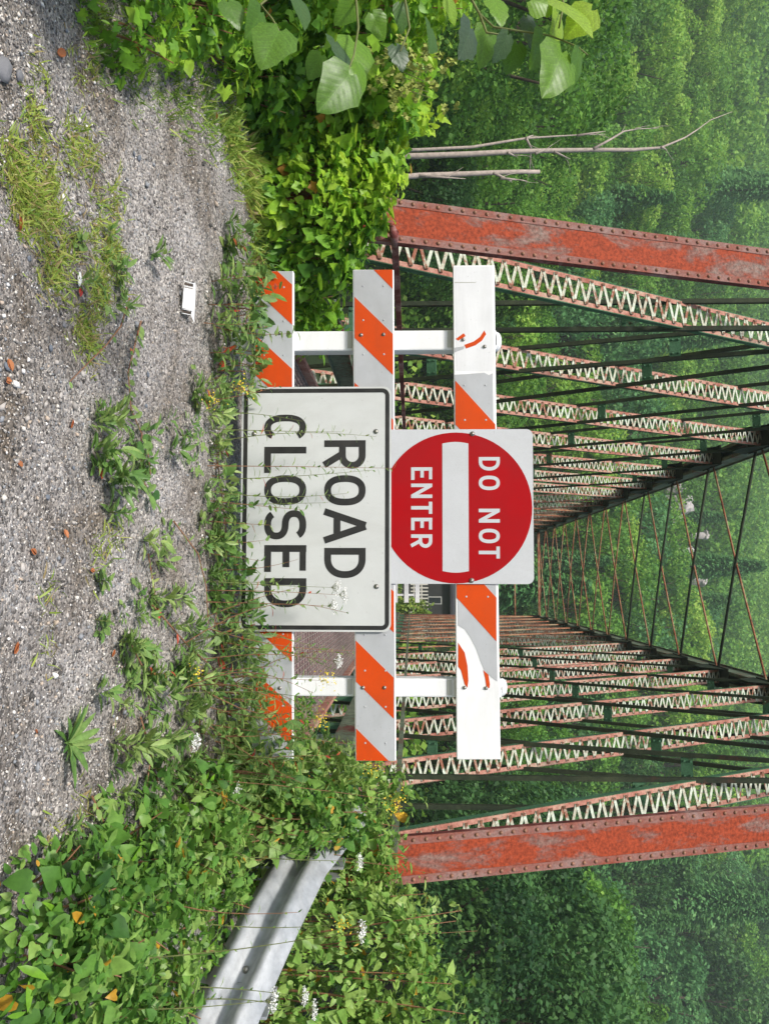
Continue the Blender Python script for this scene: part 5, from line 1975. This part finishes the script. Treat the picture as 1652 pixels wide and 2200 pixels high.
gw = "slender weeds growing up in front of the barricade"
sign_weeds = [  # u base, depth, u top, v top, leaves, size, kind, flower, label
    (885, 3.72, 905, 650, 16, .05, 'lance', None, "short weed covering the start of the letter C"),
    (920, 3.70, 928, 735, 20, .055, 'lance', None, "slender weed rising between the C and R of the signs"),
    (950, 3.70, 938, 808, 24, .050, 'lance', None, "thin weed reaching the bolt above the letter R"),
    (1000, 3.68, 1006, 846, 34, .055, 'lance', None, "tallest weed in front of the sign, up to its top edge"),
    (1030, 3.72, 1010, 800, 28, .05, 'lance', None, "weed with drooping leaves left of the O in ROAD"),
    (1055, 3.70, 1060, 745, 24, .05, 'lance', None, "weed crossing the O of CLOSED"),
    (1085, 3.70, 1080, 705, 20, .05, 'lance', None, "weed at the right side of the O in CLOSED"),
    (1075, 3.68, 1096, 655, 18, .05, 'oval', None, "short reddish stemmed weed under the S"),
    (1120, 3.70, 1128, 580, 10, .06, 'oval', None, "low broad-leaved weed under the letter S"),
    (1165, 3.72, 1160, 570, 9, .06, 'oval', None, "low broad-leaved weed between S and E"),
    (1190, 3.70, 1205, 560, 10, .06, 'oval', None, "low weed below the letter E"),
    (1225, 3.74, 1202, 640, 6, .02, 'oval', None, "dark seed spike leaning across the letter E"),
    (1270, 3.66, 1278, 728, 14, .045, 'lance', 'white', "white umbel flower over the right of the last D"),
    (1295, 3.62, 1302, 705, 14, .045, 'lance', 'white', "white umbel flower right of the last D"),
    (1250, 3.64, 1262, 712, 12, .040, 'lance', 'white', "white umbel flower touching the D's upper edge"),
    (1330, 3.6, 1262, 640, 22, .05, 'lance', None, "leafy weed in front of the last letter D"),
    (1245, 3.7, 1250, 600, 20, .055, 'oval', None, "bushy low weed at the foot of the last D"),
    (1420, 3.55, 1420, 715, 22, .045, 'lance', 'white', "white umbel right of the ROAD CLOSED sign against the deck"),
    (1400, 3.6, 1405, 640, 24, .06, 'lance', None, "leafy weed right of the sign's lower corner"),
    (1450, 3.6, 1462, 700, 26, .06, 'lance', 'yellow', "weed with yellow tip before the right barricade post"),
    (1520, 3.55, 1545, 690, 30, .065, 'lance', 'yellow', "goldenrod with small yellow head at the barricade's right part"),
    (1560, 3.6, 1600, 760, 30, .065, 'lance', None, "tall leafy weed over the middle rail's right end"),
    (1620, 3.6, 1650, 800, 32, .065, 'lance', 'yellow', "tall goldenrod just right of the barricade end"),
    (1500, 3.65, 1500, 620, 26, .07, 'lance', None, "dense weed hiding the bottom rail at right"),
    (1580, 3.5, 1570, 640, 30, .07, 'lance', None, "leafy weed at the bottom rail's right end"),
    (1680, 3.5, 1720, 850, 30, .06, 'lance', 'yellow', "goldenrod leaning right toward the end post"),
    (1460, 3.5, 1430, 600, 26, .06, 'lance', None, "weed leaning left over the bottom rail"),
    (860, 3.7, 830, 600, 14, .05, 'lance', None, "small weed before the sign's lower left corner"),
    (700, 3.75, 715, 640, 14, .06, 'heart', None, "leafy shoot climbing past the left post"),
    (620, 3.75, 615, 600, 12, .06, 'heart', None, "shoot in front of the bottom rail's left end"),
    (755, 3.7, 770, 575, 22, .09, 'lance', None, "broad tuft of long leaves at the left post's foot"),
    (690, 3.6, 690, 560, 22, .09, 'lance', None, "rosette of long leaves before the left post"),
    (600, 3.7, 590, 560, 22, .09, 'lance', None, "fern-like tuft at the left end of the barricade"),
    (820, 3.6, 830, 520, 20, .07, 'lance', 'yellow', "short yellow flowering weed before the sign's left edge"),
    (650, 3.65, 650, 545, 18, .08, 'lance', None, "tuft of narrow leaves under the bottom rail"),
]
for (ub, dp, ut, vt, n_, sz, kd, fl, lb) in sign_weeds:
    weed("weed", lb, "weed", gw, base_at(ub, dp), P(ut, vt, dp + 0.03), n_, sz * 1.25, kd, 'redstem' if n_ % 4 else 'stem', fl, tint=random.uniform(.45, .7), lo=0.1 if vt < 660 else 0.25,
         width=0.75 if (kd == 'lance' and n_ >= 16 and vt > 640 and ub < 1400) else 1.0, r0=0.0024)

# dense foot growth along the barricade
foot = [(560, 3.95, .15), (640, 3.9, .15), (720, 3.88, .17), (790, 3.88, .15), (860, 3.80, .06), (930, 3.80, .05), (1000, 3.80, .06), (1070, 3.80, .07), (1140, 3.80, .08), (1210, 3.80, .10), (1280, 3.80, .13), (1350, 3.80, .19),
        (1420, 3.75, .16), (1490, 3.72, .17), (1560, 3.72, .18), (1630, 3.75, .30)]
fl_names = ["left end", "left post", "gap left of the sign", "sign's lower left corner", "letter C", "letter L", "letter O", "letter S", "letter E", "last letter D"]
for i, (u_, dp, hh) in enumerate(foot):
    p = base_at(u_, dp)
    n_ = 60 if hh < 0.12 else (140 if hh < 0.24 else 210)
    shrub("weed_clump", "low weed clump at the barricade foot, number %d counting from the left end" % (i + 1) if False else
          ["feathery weed clump at the far left foot of the barricade", "weed clump left of the barricade's left post", "weed clump at the foot of the left post", "weed clump right of the left post",
           "sparse clump under the sign's lower left corner", "sparse clump under the letter C", "clump under the L of CLOSED", "clump under the O of CLOSED", "clump under the S of CLOSED",
           "clump under the E of CLOSED", "thick clump under the last D", "thick clump at the sign's lower right corner", "weed mass left of the right post", "weed mass at the right post's foot",
           "weed mass under the right end of the bottom rail", "tall weed mass past the barricade's right end"][i],
          "weed", "weed clumps along the foot of the barricade", (p.x, p.y, p.z + hh * 0.35), (0.20, 0.13, hh), n_, ['lance', 'lance', 'oval'], .055, M['leaf_weed'], .5, 4, 0.0)

# creeping stems on the gravel: list of ground pixel paths
creep = [([(1540, 300), (1620, 315), (1700, 300), (1790, 282), (1850, 268)], .085, 26, 'lance', "long reddish stem with paired leaves creeping over the right gravel"),
         ([(1380, 270), (1440, 300), (1500, 325), (1545, 320)], .08, 24, 'lance', "leafy stem sprawling left of the reddish creeping stem"),
         ([(640, 268), (700, 250), (740, 215), (820, 140)], .03, 5, 'oval', "bare twig curving across the left gravel"),
         ([(690, 300), (730, 270), (800, 258), (880, 275), (960, 300), (1020, 305)], .045, 30, 'oval', "chain of small leaves trailing across the middle gravel"),
         ([(930, 285), (980, 295), (1030, 300), (1080, 325)], .07, 16, 'oval', "spreading broad-leaved weed in the middle gravel"),
         ([(1120, 365), (1190, 410), (1260, 430), (1340, 440)], .05, 14, 'lance', "thin runner arching over the gravel towards the sign"),
         ([(1300, 320), (1390, 400), (1480, 500), (1560, 590)], .04, 18, 'lance', "pale straight stem leaning from the gravel to the barricade"),
         ([(980, 460), (1060, 470), (1140, 480), (1230, 470), (1340, 445)], .06, 26, 'lance', "red stemmed runner along the foot of the sign"),
         ([(1190, 300), (1260, 330), (1330, 345)], .05, 16, 'lance', "small weed left of the bright red leaf"),
         ([(1710, 180), (1760, 200), (1800, 230)], .045, 14, 'oval', "pale green seedlings right of the rosette")]
for pth, sz, n_, kd, lb in creep:
    pts = []
    for k_, (u_, v_) in enumerate(pth):
        q = on_road(u_, min(v_, 520))
        if v_ > 520:
            q = P(u_, v_, 3.55)
        pts.append(q + Vector((0, 0, 0.012 + 0.03 * random.random())))
    org = pts[0].copy()
    root = empty("creeping_weed", org, 0, lb, "weed", "weeds creeping over the gravel")
    loc_pts = [p - org for p in pts]
    sb = MB()
    sb.tube(loc_pts, [0.0035 * (1 - 0.6 * i / len(pts)) for i in range(len(pts))], 5)
    sb.build("stem", M['redstem'], root)
    arr = np.array([list(p) for p in loc_pts])
    t_ = np.linspace(0.05, 1, n_)
    K_ = len(pts) - 1
    pos = np.stack([np.interp(t_ * K_, np.arange(K_ + 1), arr[:, k2]) for k2 in range(3)], 1)
    tang = norm(np.gradient(pos, axis=0))
    sdv = np.cross(tang, [0, 0, 1.0]) * np.where(np.arange(n_) % 2, 1, -1)[:, None]
    d = sdv + tang * 0.4 + np.array([0, 0, 0.35]) + rng.normal(0, 0.22, (n_, 3))
    lf = LF()
    lf.add(kd, pos, d, np.array([0, -0.2, 1.0]) + rng.normal(0, 0.25, (n_, 3)), sz * rng.uniform(.6, 1.2, n_), np.clip(0.5 + rng.normal(0, .2, n_), 0, .95))
    lf.build("foliage", M['leaf_weed'], root)

# upright small weeds on the gravel
small = [(1000, 200, .07, 14, "small weed standing in the middle gravel, left of the spreading one"), (885, 205, .08, 16, "small bright weed in the gravel below the sign's left edge"), (1100, 235, .09, 18, "bushy small weed below the O of CLOSED"),
         (1250, 210, .05, 12, "tiny weed below the letter E"), (1330, 205, .06, 14, "tiny oval-leaved weed in the bare gravel"), (1380, 255, .10, 26, "bushy weed at the left of the leafy stems"), (860, 415, .09, 18, "weed with yellow flowers in front of the sign's left edge"),
         (935, 395, .07, 14, "weed below the letter C"), (960, 450, .09, 16, "leafy weed under the left part of the sign"), (1440, 380, .10, 22, "leafy weed with a yellow flower right of centre"), (1500, 400, .12, 22, "leafy weed before the right part of the barricade"),
         (1570, 430, .12, 22, "weed below the barricade's right end"), (1650, 330, .10, 18, "weed between the stems at right"), (1450, 320, .12, 26, "dense dark-leaved weed in the right gravel"),
         (1700, 430, .14, 26, "weed with small white flowers near the right bushes"), (530, 480, .12, 24, "leafy weed standing at the left end of the gravel"), (575, 500, .12, 24, "weed left of the barricade's end"),
         (1750, 330, .12, 26, "weed at the edge of the right bushes"), (1380, 460, .16, 26, "weed under the sign's lower right corner on gravel"), (1840, 120, .08, 20, "low weed at the near edge of the right bushes"),
         (680, 470, .08, 16, "weed with an orange leaf right of the foam tray"), (1600, 370, .12, 22, "weed with purple-white flowers on the right gravel")]
for i, (u_, v_, hh, n_, lb) in enumerate(small):
    q = on_road(u_, v_)
    fl = 'yellow' if 'yellow' in lb else ('white' if 'white' in lb else None)
    weed("weed", lb, "weed", "small weeds sprouting from the gravel", q, q + Vector((random.uniform(-.02, .02), random.uniform(-.02, .02), hh)), n_, .075 if hh > 0.08 else .055,
         'lance' if i % 3 else 'oval', 'stem', fl, r0=0.0025, tint=random.uniform(.35, .7), lo=0.02, droop=0.25, upto=0.95)

# many little weeds scattered over the gravel: six kinds, copied
protos = []
for k_ in range(6):
    lf = LF()
    n_ = [13, 16, 20, 12, 24, 18][k_]
    a = np.arange(n_) * 2.4 + rng.random()
    hh = rng.random(n_) * [0.03, 0.05, 0.08, 0.02, 0.10, 0.06][k_]
    el = [0.25, 0.6, 0.7, 0.15, 0.9, 0.45][k_]
    sp_ = [0.02, 0.015, 0.02, 0.05, 0.015, 0.04][k_]
    pos = np.stack([np.cos(a) * sp_ * rng.random(n_), np.sin(a) * sp_ * rng.random(n_), 0.006 + hh], 1)
    d = np.stack([np.cos(a), np.sin(a), np.full(n_, el)], 1) + rng.normal(0, .2, (n_, 3))
    lf.add('oval' if k_ in (0, 3) else 'lance', pos, d, rng.normal(0, .25, (n_, 3)) + np.array([0, -.2, 1]), [0.045, .065, .07, .04, .06, .055][k_] * rng.uniform(.6, 1.25, n_),
           np.clip(rng.normal([.6, .5, .6, .55, .7, .45][k_], .15, n_), 0, 0.8), 1.0)
    protos.append(lf.mesh("small_weed", M['leaf_weed']))
blobs = [(1000, 290, 80, 25, 12), (1250, 340, 90, 35, 14), (1400, 300, 60, 40, 22), (1450, 400, 70, 50, 24), (1600, 350, 80, 60, 28), (1550, 290, 60, 20, 10), (1700, 420, 50, 50, 18), (1100, 440, 120, 30, 18),
         (900, 420, 60, 30, 12), (590, 240, 50, 45, 14), (1330, 470, 80, 25, 14), (1200, 470, 100, 20, 14), (1760, 300, 40, 40, 16), (1010, 240, 40, 20, 8), (880, 200, 20, 20, 5), (1820, 180, 40, 35, 12), (520, 490, 30, 15, 8)]
bn = ["in the middle gravel below the sign's centre", "below the S of CLOSED", "left of the leafy creeping stems", "between the creeping stems and the sign's corner", "under the barricade's right end", "along the creeping stem",
      "at the left margin of the right bushes", "just before the sign", "before the sign's left corner", "among the left grass tufts", "at the sign's lower right corner", "at the foot of the sign's right half",
      "before the right bushes", "in the open middle gravel", "below the sign's left edge", "at the near edge of the right bushes", "at the left end of the barricade"]
tone_ = ["flat broad-leaved", "short narrow-leaved", "feathery", "creeping oval-leaved", "bushy narrow-leaved", "sprawling"]
for bi_, (bu, bv_, su, sv, cnt) in enumerate(blobs):
    for k_ in range(int(cnt * 0.72)):
        u_, v_ = random.gauss(bu, su), min(random.gauss(bv_, sv), 500)
        if v_ < 60:
            continue
        q = on_road(u_, v_)
        pk = random.randrange(6)
        o = bpy.data.objects.new("small_weed", protos[pk])
        C.objects.link(o)
        o.location = q
        sc_ = random.uniform(.6, 1.25)
        o.scale = (sc_, sc_, sc_ * random.uniform(.7, 1.2))
        o.rotation_euler = (0, 0, random.uniform(0, 6.28))
        tag(o, "%s little weed %s" % (tone_[pk], bn[bi_]), "weed", "little weeds scattered over the gravel")
# long straggly stems before the right part of the barricade
for k_ in range(22):
    ub = random.uniform(1330, 1740)
    dp_2 = random.uniform(3.2, 3.8)
    b0_ = base_at(ub, dp_2)
    tip = P(ub + random.uniform(-110, 150), random.uniform(560, 760), dp_2 + random.uniform(-.1, .1))
    weed("straggly_weed", "straggly arching stem with thin leaves %s" % ("before the sign's right corner" if ub < 1430 else "before the right post" if ub < 1530 else "over the bottom rail's right end" if ub < 1640 else "right of the barricade"),
         "weed", "straggly stems before the right part of the barricade", b0_, tip, random.randint(14, 24), random.uniform(.05, .075), 'lance', random.choice(['stem', 'redstem']), None, 0.0026, 0.16, random.uniform(.5, .75), 0.1, 1.0, 0.3, 0.8)

# the rosette with broad leaves at the near right: each leaf a part
q = on_road(1597, 142)
ro = empty("rosette_weed", q, 0, "flat rosette of long broad leaves on the near right gravel", "weed")
spec = [(100, .13, .35), (85, .10, .6), (60, .13, .55), (38, .12, .7), (12, .12, .7), (-12, .12, .7), (-35, .15, .65), (-75, .12, .45), (-110, .12, .3), (-140, .06, .45), (160, .05, .5), (125, .12, .3), (190, .06, .5), (-60, .14, .5)]
spec += [(a_ + 9, L_ * 0.8, min(0.85, t_ + 0.2)) for (a_, L_, t_) in spec[1:12]]
for (an, L, t0) in spec:
    a = RAD(an) + YAW
    # angle 0 points away from the camera, positive to the left
    d = np.array([-math.sin(a), math.cos(a), rng.uniform(0.15, 0.6)])
    lf = LF()
    lf.add('oval', (0, 0, 0.008), d + rng.normal(0, 0.08, 3), (rng.normal(0, .3), -0.2, 1), L * 1.15 * rng.uniform(.8, 1.1), min(0.78, t0 + rng.normal(0, .12)), 0.36)
    lf.build("leaf", M['leaf_weed'], ro)

# tall pale stems at far right and the leaning ones
gt = "tall thin stems over the guardrail"
for (ub, dp, ut, vt, n_, sz, fl, lb) in [(1925, 2.9, 1960, 640, 12, .05, None, "tall reddish stem crossing the guardrail"), (2080, 2.6, 2000, 760, 14, .03, 'white', "thin stem with white umbel over the guardrail's near part"),
                                         (2180, 2.5, 2150, 570, 10, .03, 'white', "thin stem with white umbel at the right edge"), (1990, 3.4, 1985, 740, 12, .04, 'yellow', "goldenrod stem before the bright bushes"),
                                         (2090, 4.0, 2090, 850, 14, .05, 'yellow', "goldenrod above the guardrail's near part"), (1840, 3.6, 1850, 760, 12, .05, 'white', "stem with white flower by the guardrail's far half"),
                                         (2130, 3.2, 2140, 640, 12, .05, 'white', "white umbel just behind the guardrail"), (2160, 3.3, 2170, 660, 12, .05, 'white', "rightmost white umbel behind the guardrail"),
                                         (1745, 4.4, 1740, 850, 14, .05, 'yellow', "goldenrod at the foot of the right end post"), (1990, 4.2, 2000, 1025, 12, .06, None, "leafy shoot topping the tallest bush"),
                                         (1880, 4.3, 1890, 980, 12, .06, None, "leafy shoot against the right end post")]:
    weed("weed", lb, "weed", gt, base_at(ub, dp), P(ut, vt, dp), n_, sz, 'lance', 'redstem' if fl is None else 'stem', fl, bend=0.06, tint=.65)

# grass: edging on the left, tufts in the gravel (uncountable blades)
lf = LF()


def tuft_blades(cx, cy, rad_, n_, ln, tm=0.5, up_=0.6):
    x = cx + rng.normal(0, rad_, n_)
    y = cy + rng.normal(0, rad_ * 0.8, n_)
    z = road_z(x, y)
    d = rng.normal(0, 1, (n_, 3))
    d[:, 2] = np.abs(d[:, 2]) * 0.3 + up_
    lf.add('blade', np.stack([x, y, z], 1), d, rng.normal(0, 1, (n_, 3)) + np.array([0, -0.4, 0.6]), ln * rng.uniform(.5, 1.3, n_), np.clip(tm + rng.normal(0, .2, n_), 0, 1), rng.uniform(1.6, 2.8, n_))


tufts = [(150, 195, 12), (140, 160, 10), (330, 15, 30), (350, 40, 30), (370, 30, 30), (390, 60, 40), (410, 40, 50), (430, 60, 50), (440, 95, 45), (455, 75, 45), (470, 50, 40), (480, 95, 35), (400, 110, 30), (385, 95, 30), (465, 120, 20),
         (300, 155, 30), (330, 150, 25), (340, 190, 18), (290, 190, 14), (350, 185, 20), (260, 75, 20), (280, 80, 20), (160, 80, 14), (250, 68, 16), (430, 250, 22), (460, 240, 22), (440, 210, 16),
         (520, 150, 26), (550, 130, 30), (560, 105, 26), (600, 125, 30), (590, 100, 30), (510, 200, 24), (530, 230, 26), (550, 240, 26), (570, 260, 20), (620, 210, 34), (640, 215, 28), (600, 200, 20), (590, 225, 20),
         (700, 180, 30), (720, 190, 34), (740, 190, 26), (695, 165, 14), (1290, 100, 8), (1740, 170, 12), (1820, 110, 14), (1400, 100, 6), (1190, 210, 16), (1150, 245, 16)]
for (u_, v_, n_) in tufts:
    q = on_road(u_, v_)
    tuft_blades(q.x, q.y, 0.045, int(n_ * 3.6), 0.042, 0.74, 0.35)
# edging band on the left of the gravel
for (u_, v_, r_, n_, ln, tm) in [(20, 205, .07, 160, .10, .25), (60, 190, .06, 160, .09, .25), (100, 240, .08, 200, .10, .2), (120, 275, .08, 220, .10, .2), (150, 300, .06, 120, .08, .25), (190, 330, .06, 140, .07, .25), (220, 300, .03, 50, .05, .3),
                                 (210, 345, .04, 80, .06, .3), (210, 400, .10, 300, .11, .25), (240, 450, .10, 350, .12, .3), (280, 490, .11, 300, .12, .4), (330, 505, .09, 260, .13, .5), (380, 530, .10, 420, .15, .55), (420, 540, .10, 420, .16, .6),
                                 (460, 545, .10, 420, .16, .6), (500, 545, .10, 420, .16, .55), (540, 545, .10, 380, .16, .55), (580, 540, .10, 300, .15, .5), (640, 540, .12, 260, .15, .5), (720, 535, .14, 260, .15, .5),
                                 (170, 215, .03, 60, .05, .3), (1700, 500, .15, 300, .15, .5), (1640, 500, .15, 300, .15, .5), (1780, 440, .15, 200, .12, .5)]:
    q = on_road(u_, v_)
    sh = 0.5 if u_ < 250 else 0.75
    tuft_blades(q.x, q.y, r_, int(n_ * 0.8), ln * sh, tm + 0.12, 0.7)
tag(lf.build("grass", M['grass']), "yellow-green grass tufts in the gravel and along its left edge", None, None, "stuff")
# dark green ground cover below the thickets
lf = LF()
n = 16000
la = np.concatenate([rng.uniform(-5.2, -1.9, n // 2), rng.uniform(1.1, 3.6, n // 2)])
de = rng.uniform(1.6, 7.5, n)
edge_l = -(1.27 + 0.195 * de + 0.10 * np.sin(de * 5))
edge_r = 1.0 + 0.10 * (de - 2) + 0.08 * np.sin(de * 7)
ok = (la < edge_l) | (la > edge_r)
la, de = la[ok], de[ok]
n = len(la)
F_ = np.array(fh)
R2 = np.array(right)
xy = la[:, None] * R2 + de[:, None] * F_
z = road_z(xy[:, 0], xy[:, 1]) + rng.random(n) * 0.13
pos = np.stack([xy[:, 0], xy[:, 1], z], 1)
h_ = n // 2
lf.add('oval', pos[:h_], rng.normal(0, 1, (h_, 3)) * np.array([1, 1, .4]), rng.normal(0, .4, (h_, 3)) + np.array([0, -.2, 1]), rng.uniform(.03, .065, h_), rng.random(h_) * .6)
lf.add('lance', pos[h_:], rng.normal(0, 1, (n - h_, 3)) * np.array([1, 1, .4]), rng.normal(0, .4, (n - h_, 3)) + np.array([0, -.2, 1]), rng.uniform(.05, .10, n - h_), rng.random(n - h_) * .6)
tag(lf.build("ground_cover", M['leaf_vine']), "leafy ground cover under the roadside bushes", None, None, "stuff")

# ------------------------------------------------------------------ broad-leaved branch close by, upper left
big = T_leaf('heart')


def broad_mesh(seed):
    """finely cut heart-shaped leaf with drooping sides"""
    r2 = np.random.default_rng(seed)
    nu, nv = 9, 9
    vs, fs = [], []
    for j in range(nv):
        t = j / (nv - 1)
        w = max(0.46 * abs(math.sin(math.pi * min(1.0, t) ** 0.60)) ** 0.85, 0.10 if t < 0.1 else 0.0)
        w *= 1 + 0.06 * r2.normal()
        for i in range(nu):
            s = (i / (nu - 1)) * 2 - 1
            serr = (0.018 if j % 2 else -0.012) if abs(s) > 0.95 else 0
            back = -0.13 * (abs(s) ** 1.5) * (1 - t) * (1 if t < 0.4 else 0.3)
            vs.append((s * (w + serr), t + back, 0.10 * abs(s) * w * 2 - 0.20 * t * t - 0.09 * (abs(s) * w * 2) ** 2 + 0.012 * math.sin(9 * t + 3 * s)))
    for j in range(nv - 1):
        for i in range(nu - 1):
            a = j * nu + i
            fs.append((a, a + 1, a + nu + 1, a + nu))
    me = np_mesh("broad_leaf", np.array(vs), [np.array(fs)], M['leaf_big'], np.full(len(fs), 0.5), True)
    return me


def broad_with_tint(t, seed):
    me = broad_mesh(seed)
    me.attributes["tint"].data.foreach_set("value", np.full(len(me.polygons), t, dtype=np.float32))
    return me


BLM = [broad_with_tint(t, 30 + i) for i, t in enumerate((0.02, 0.3, 0.55, 0.8, 1.0))]
org = P(-40, 1010, 1.9)
br = empty("broad_leaved_branch", org, 0, "hanging branch with large heart-shaped leaves close by at upper left", "branch")
# twigs through pixel points
tw = [[(-60, 980), (30, 1030), (58, 1060), (66, 1110), (76, 1180), (100, 1240), (118, 1262)], [(30, 1030), (70, 1045), (75, 1080)], [(-60, 640), (10, 560), (40, 585), (66, 600)],
      [(-60, 760), (60, 770), (120, 760), (160, 745)], [(-60, 860), (60, 880), (110, 860)], [(-60, 1200), (10, 1210), (60, 1200)]]
for pth in tw:
    sb = MB()
    sb.tube([P(u_, v_, 1.95 - 0.0006 * u_) - org for (u_, v_) in pth], [0.0035 - 0.0022 * i / len(pth) for i in range(len(pth))], 6)
    sb.build("twig", M['stem'], br, True)
# (u,v) of leaf base, tip (u,v), size px, depth, tint index
bleaf = [((5, 1195), (60, 1290), 105, 1.85, 4), ((22, 1270), (80, 1210), 100, 1.88, 4), ((0, 1140), (15, 1210), 80, 1.9, 3), ((30, 1200), (85, 1195), 80, 1.95, 4), ((112, 1205), (205, 1180), 90, 1.82, 2), ((112, 1242), (205, 1228), 80, 1.86, 2),
         ((80, 1165), (150, 1150), 75, 1.9, 1), ((75, 1090), (140, 1065), 85, 1.84, 0), ((40, 1130), (105, 1150), 70, 1.95, 0), ((60, 1010), (125, 1000), 85, 1.82, 0), ((95, 1110), (165, 1090), 70, 1.92, 1), ((62, 1045), (150, 1040), 70, 2.0, 2),
         ((5, 490), (60, 520), 100, 1.8, 1), ((66, 600), (138, 560), 92, 1.78, 2), ((25, 560), (82, 540), 75, 1.84, 1), ((90, 720), (145, 750), 65, 1.9, 0), ((160, 750), (238, 690), 95, 1.82, 2), ((140, 770), (200, 790), 70, 1.88, 2),
         ((100, 850), (152, 870), 60, 1.9, 0), ((60, 925), (110, 935), 55, 1.95, 1), ((90, 760), (170, 775), 60, 1.95, 2), ((120, 690), (175, 660), 60, 2.0, 1), ((10, 860), (75, 870), 80, 1.95, 1), ((5, 760), (60, 720), 75, 1.95, 2),
         ((0, 1060), (50, 1085), 75, 2.0, 3), ((0, 960), (55, 985), 80, 2.0, 3), ((0, 640), (60, 665), 75, 1.95, 1), ((30, 800), (90, 830), 65, 2.0, 2), ((150, 840), (170, 790), 60, 2.1, 3)]
for i, ((u0, v0), (u1, v1), px, dp, ti) in enumerate(bleaf):
    p0 = P(u0, v0, dp)
    p1 = P(u1, v1, dp + random.uniform(-.05, .03))
    d = (p1 - p0)
    L = d.length * 0.95
    d.normalize()
    nn = (-fwd * random.uniform(.35, 1.0) + Vector((0, 0, 1)) * random.uniform(.2, 1.0) + right * random.uniform(-.6, .6))
    nn = (nn - d * nn.dot(d)).normalized()
    x = d.cross(nn)
    o = bpy.data.objects.new("leaf", BLM[ti])
    C.objects.link(o)
    o.parent = br
    mt = Matrix((x * L, d * L, nn * L)).transposed().to_4x4()
    o.matrix_local = Matrix.Translation(p0 - org) @ mt

# hop-like yellow-green seed clusters in the left vines
lf = LF()
cl = empty("seed_cluster", P(170, 900, 3.6), 0, "yellow-green papery seed clusters hanging in the left vines", "plant", None)
o0 = P(170, 900, 3.6)
for k_ in range(46):
    u_, v_ = random.gauss(165, 42), random.gauss(890, 45)
    c_ = np.array(P(u_, v_, 3.3 + random.uniform(-.1, .15)) - o0)
    m_ = 12
    lf.add('quad', c_ + rng.normal(0, 0.008, (m_, 3)) + np.array([0, 0, .0]), rng.normal(0, .5, (m_, 3)) + np.array([0, 0, -1.0]), rdir(m_), 0.022, 0.5)
lf.build("bracts", M['seed'], cl)["kind"] = "stuff"
sb = MB()
for k_ in range(6):
    sb.tube([P(120 + 15 * k_, 840 + 8 * k_, 3.4) - o0, P(150 + 12 * k_, 900 + 5 * k_, 3.38) - o0], 0.002, 4)
sb.build("stems", M['stem'], cl)

# yellow-green bush at the far right end of the bridge
shrub("far_bush", "bright yellow-green bush at the far right end of the bridge", "bush", None, (1.75, 41.2, 0.9), (0.75, 0.7, 1.1), 1500, ['quad'], .16, M['grass'], .6)
lf = LF()
n = 6000
x, y = rng.uniform(-6, 6, n), rng.uniform(40, 46, n)
lf.add('blade', np.stack([x, y, np.full(n, 0.07)], 1), rng.normal(0, .4, (n, 3)) + np.array([0, 0, 1]), rdir(n), rng.uniform(.2, .55, n), rng.random(n) * .9, 5)
tag(lf.build("far_grass", M['grass']), "bright grass on the far bank", None, None, "stuff")

# ------------------------------------------------------------------ valley haze
hz = MB()
hz.box((0, 160, 60), (640, 460, 138))
hm = bpy.data.materials.new("valley_haze")
hm.use_nodes = True
hnt = hm.node_tree
hnt.nodes.clear()
ho = hnt.nodes.new("ShaderNodeOutputMaterial")
hv = hnt.nodes.new("ShaderNodeVolumePrincipled")
hv.inputs["Color"].default_value = (0.80, 0.95, 0.86, 1)
hv.inputs["Density"].default_value = 0.0010
hv.inputs["Anisotropy"].default_value = 0.2
hnt.links.new(hv.outputs[0], ho.inputs["Volume"])
o = hz.build("haze", hm)
o.display_type = 'WIRE'
tag(o, "thin summer haze filling the valley", None, None, "stuff")
SC.cycles.volume_bounces = 1
SC.cycles.volume_step_rate = 10.0
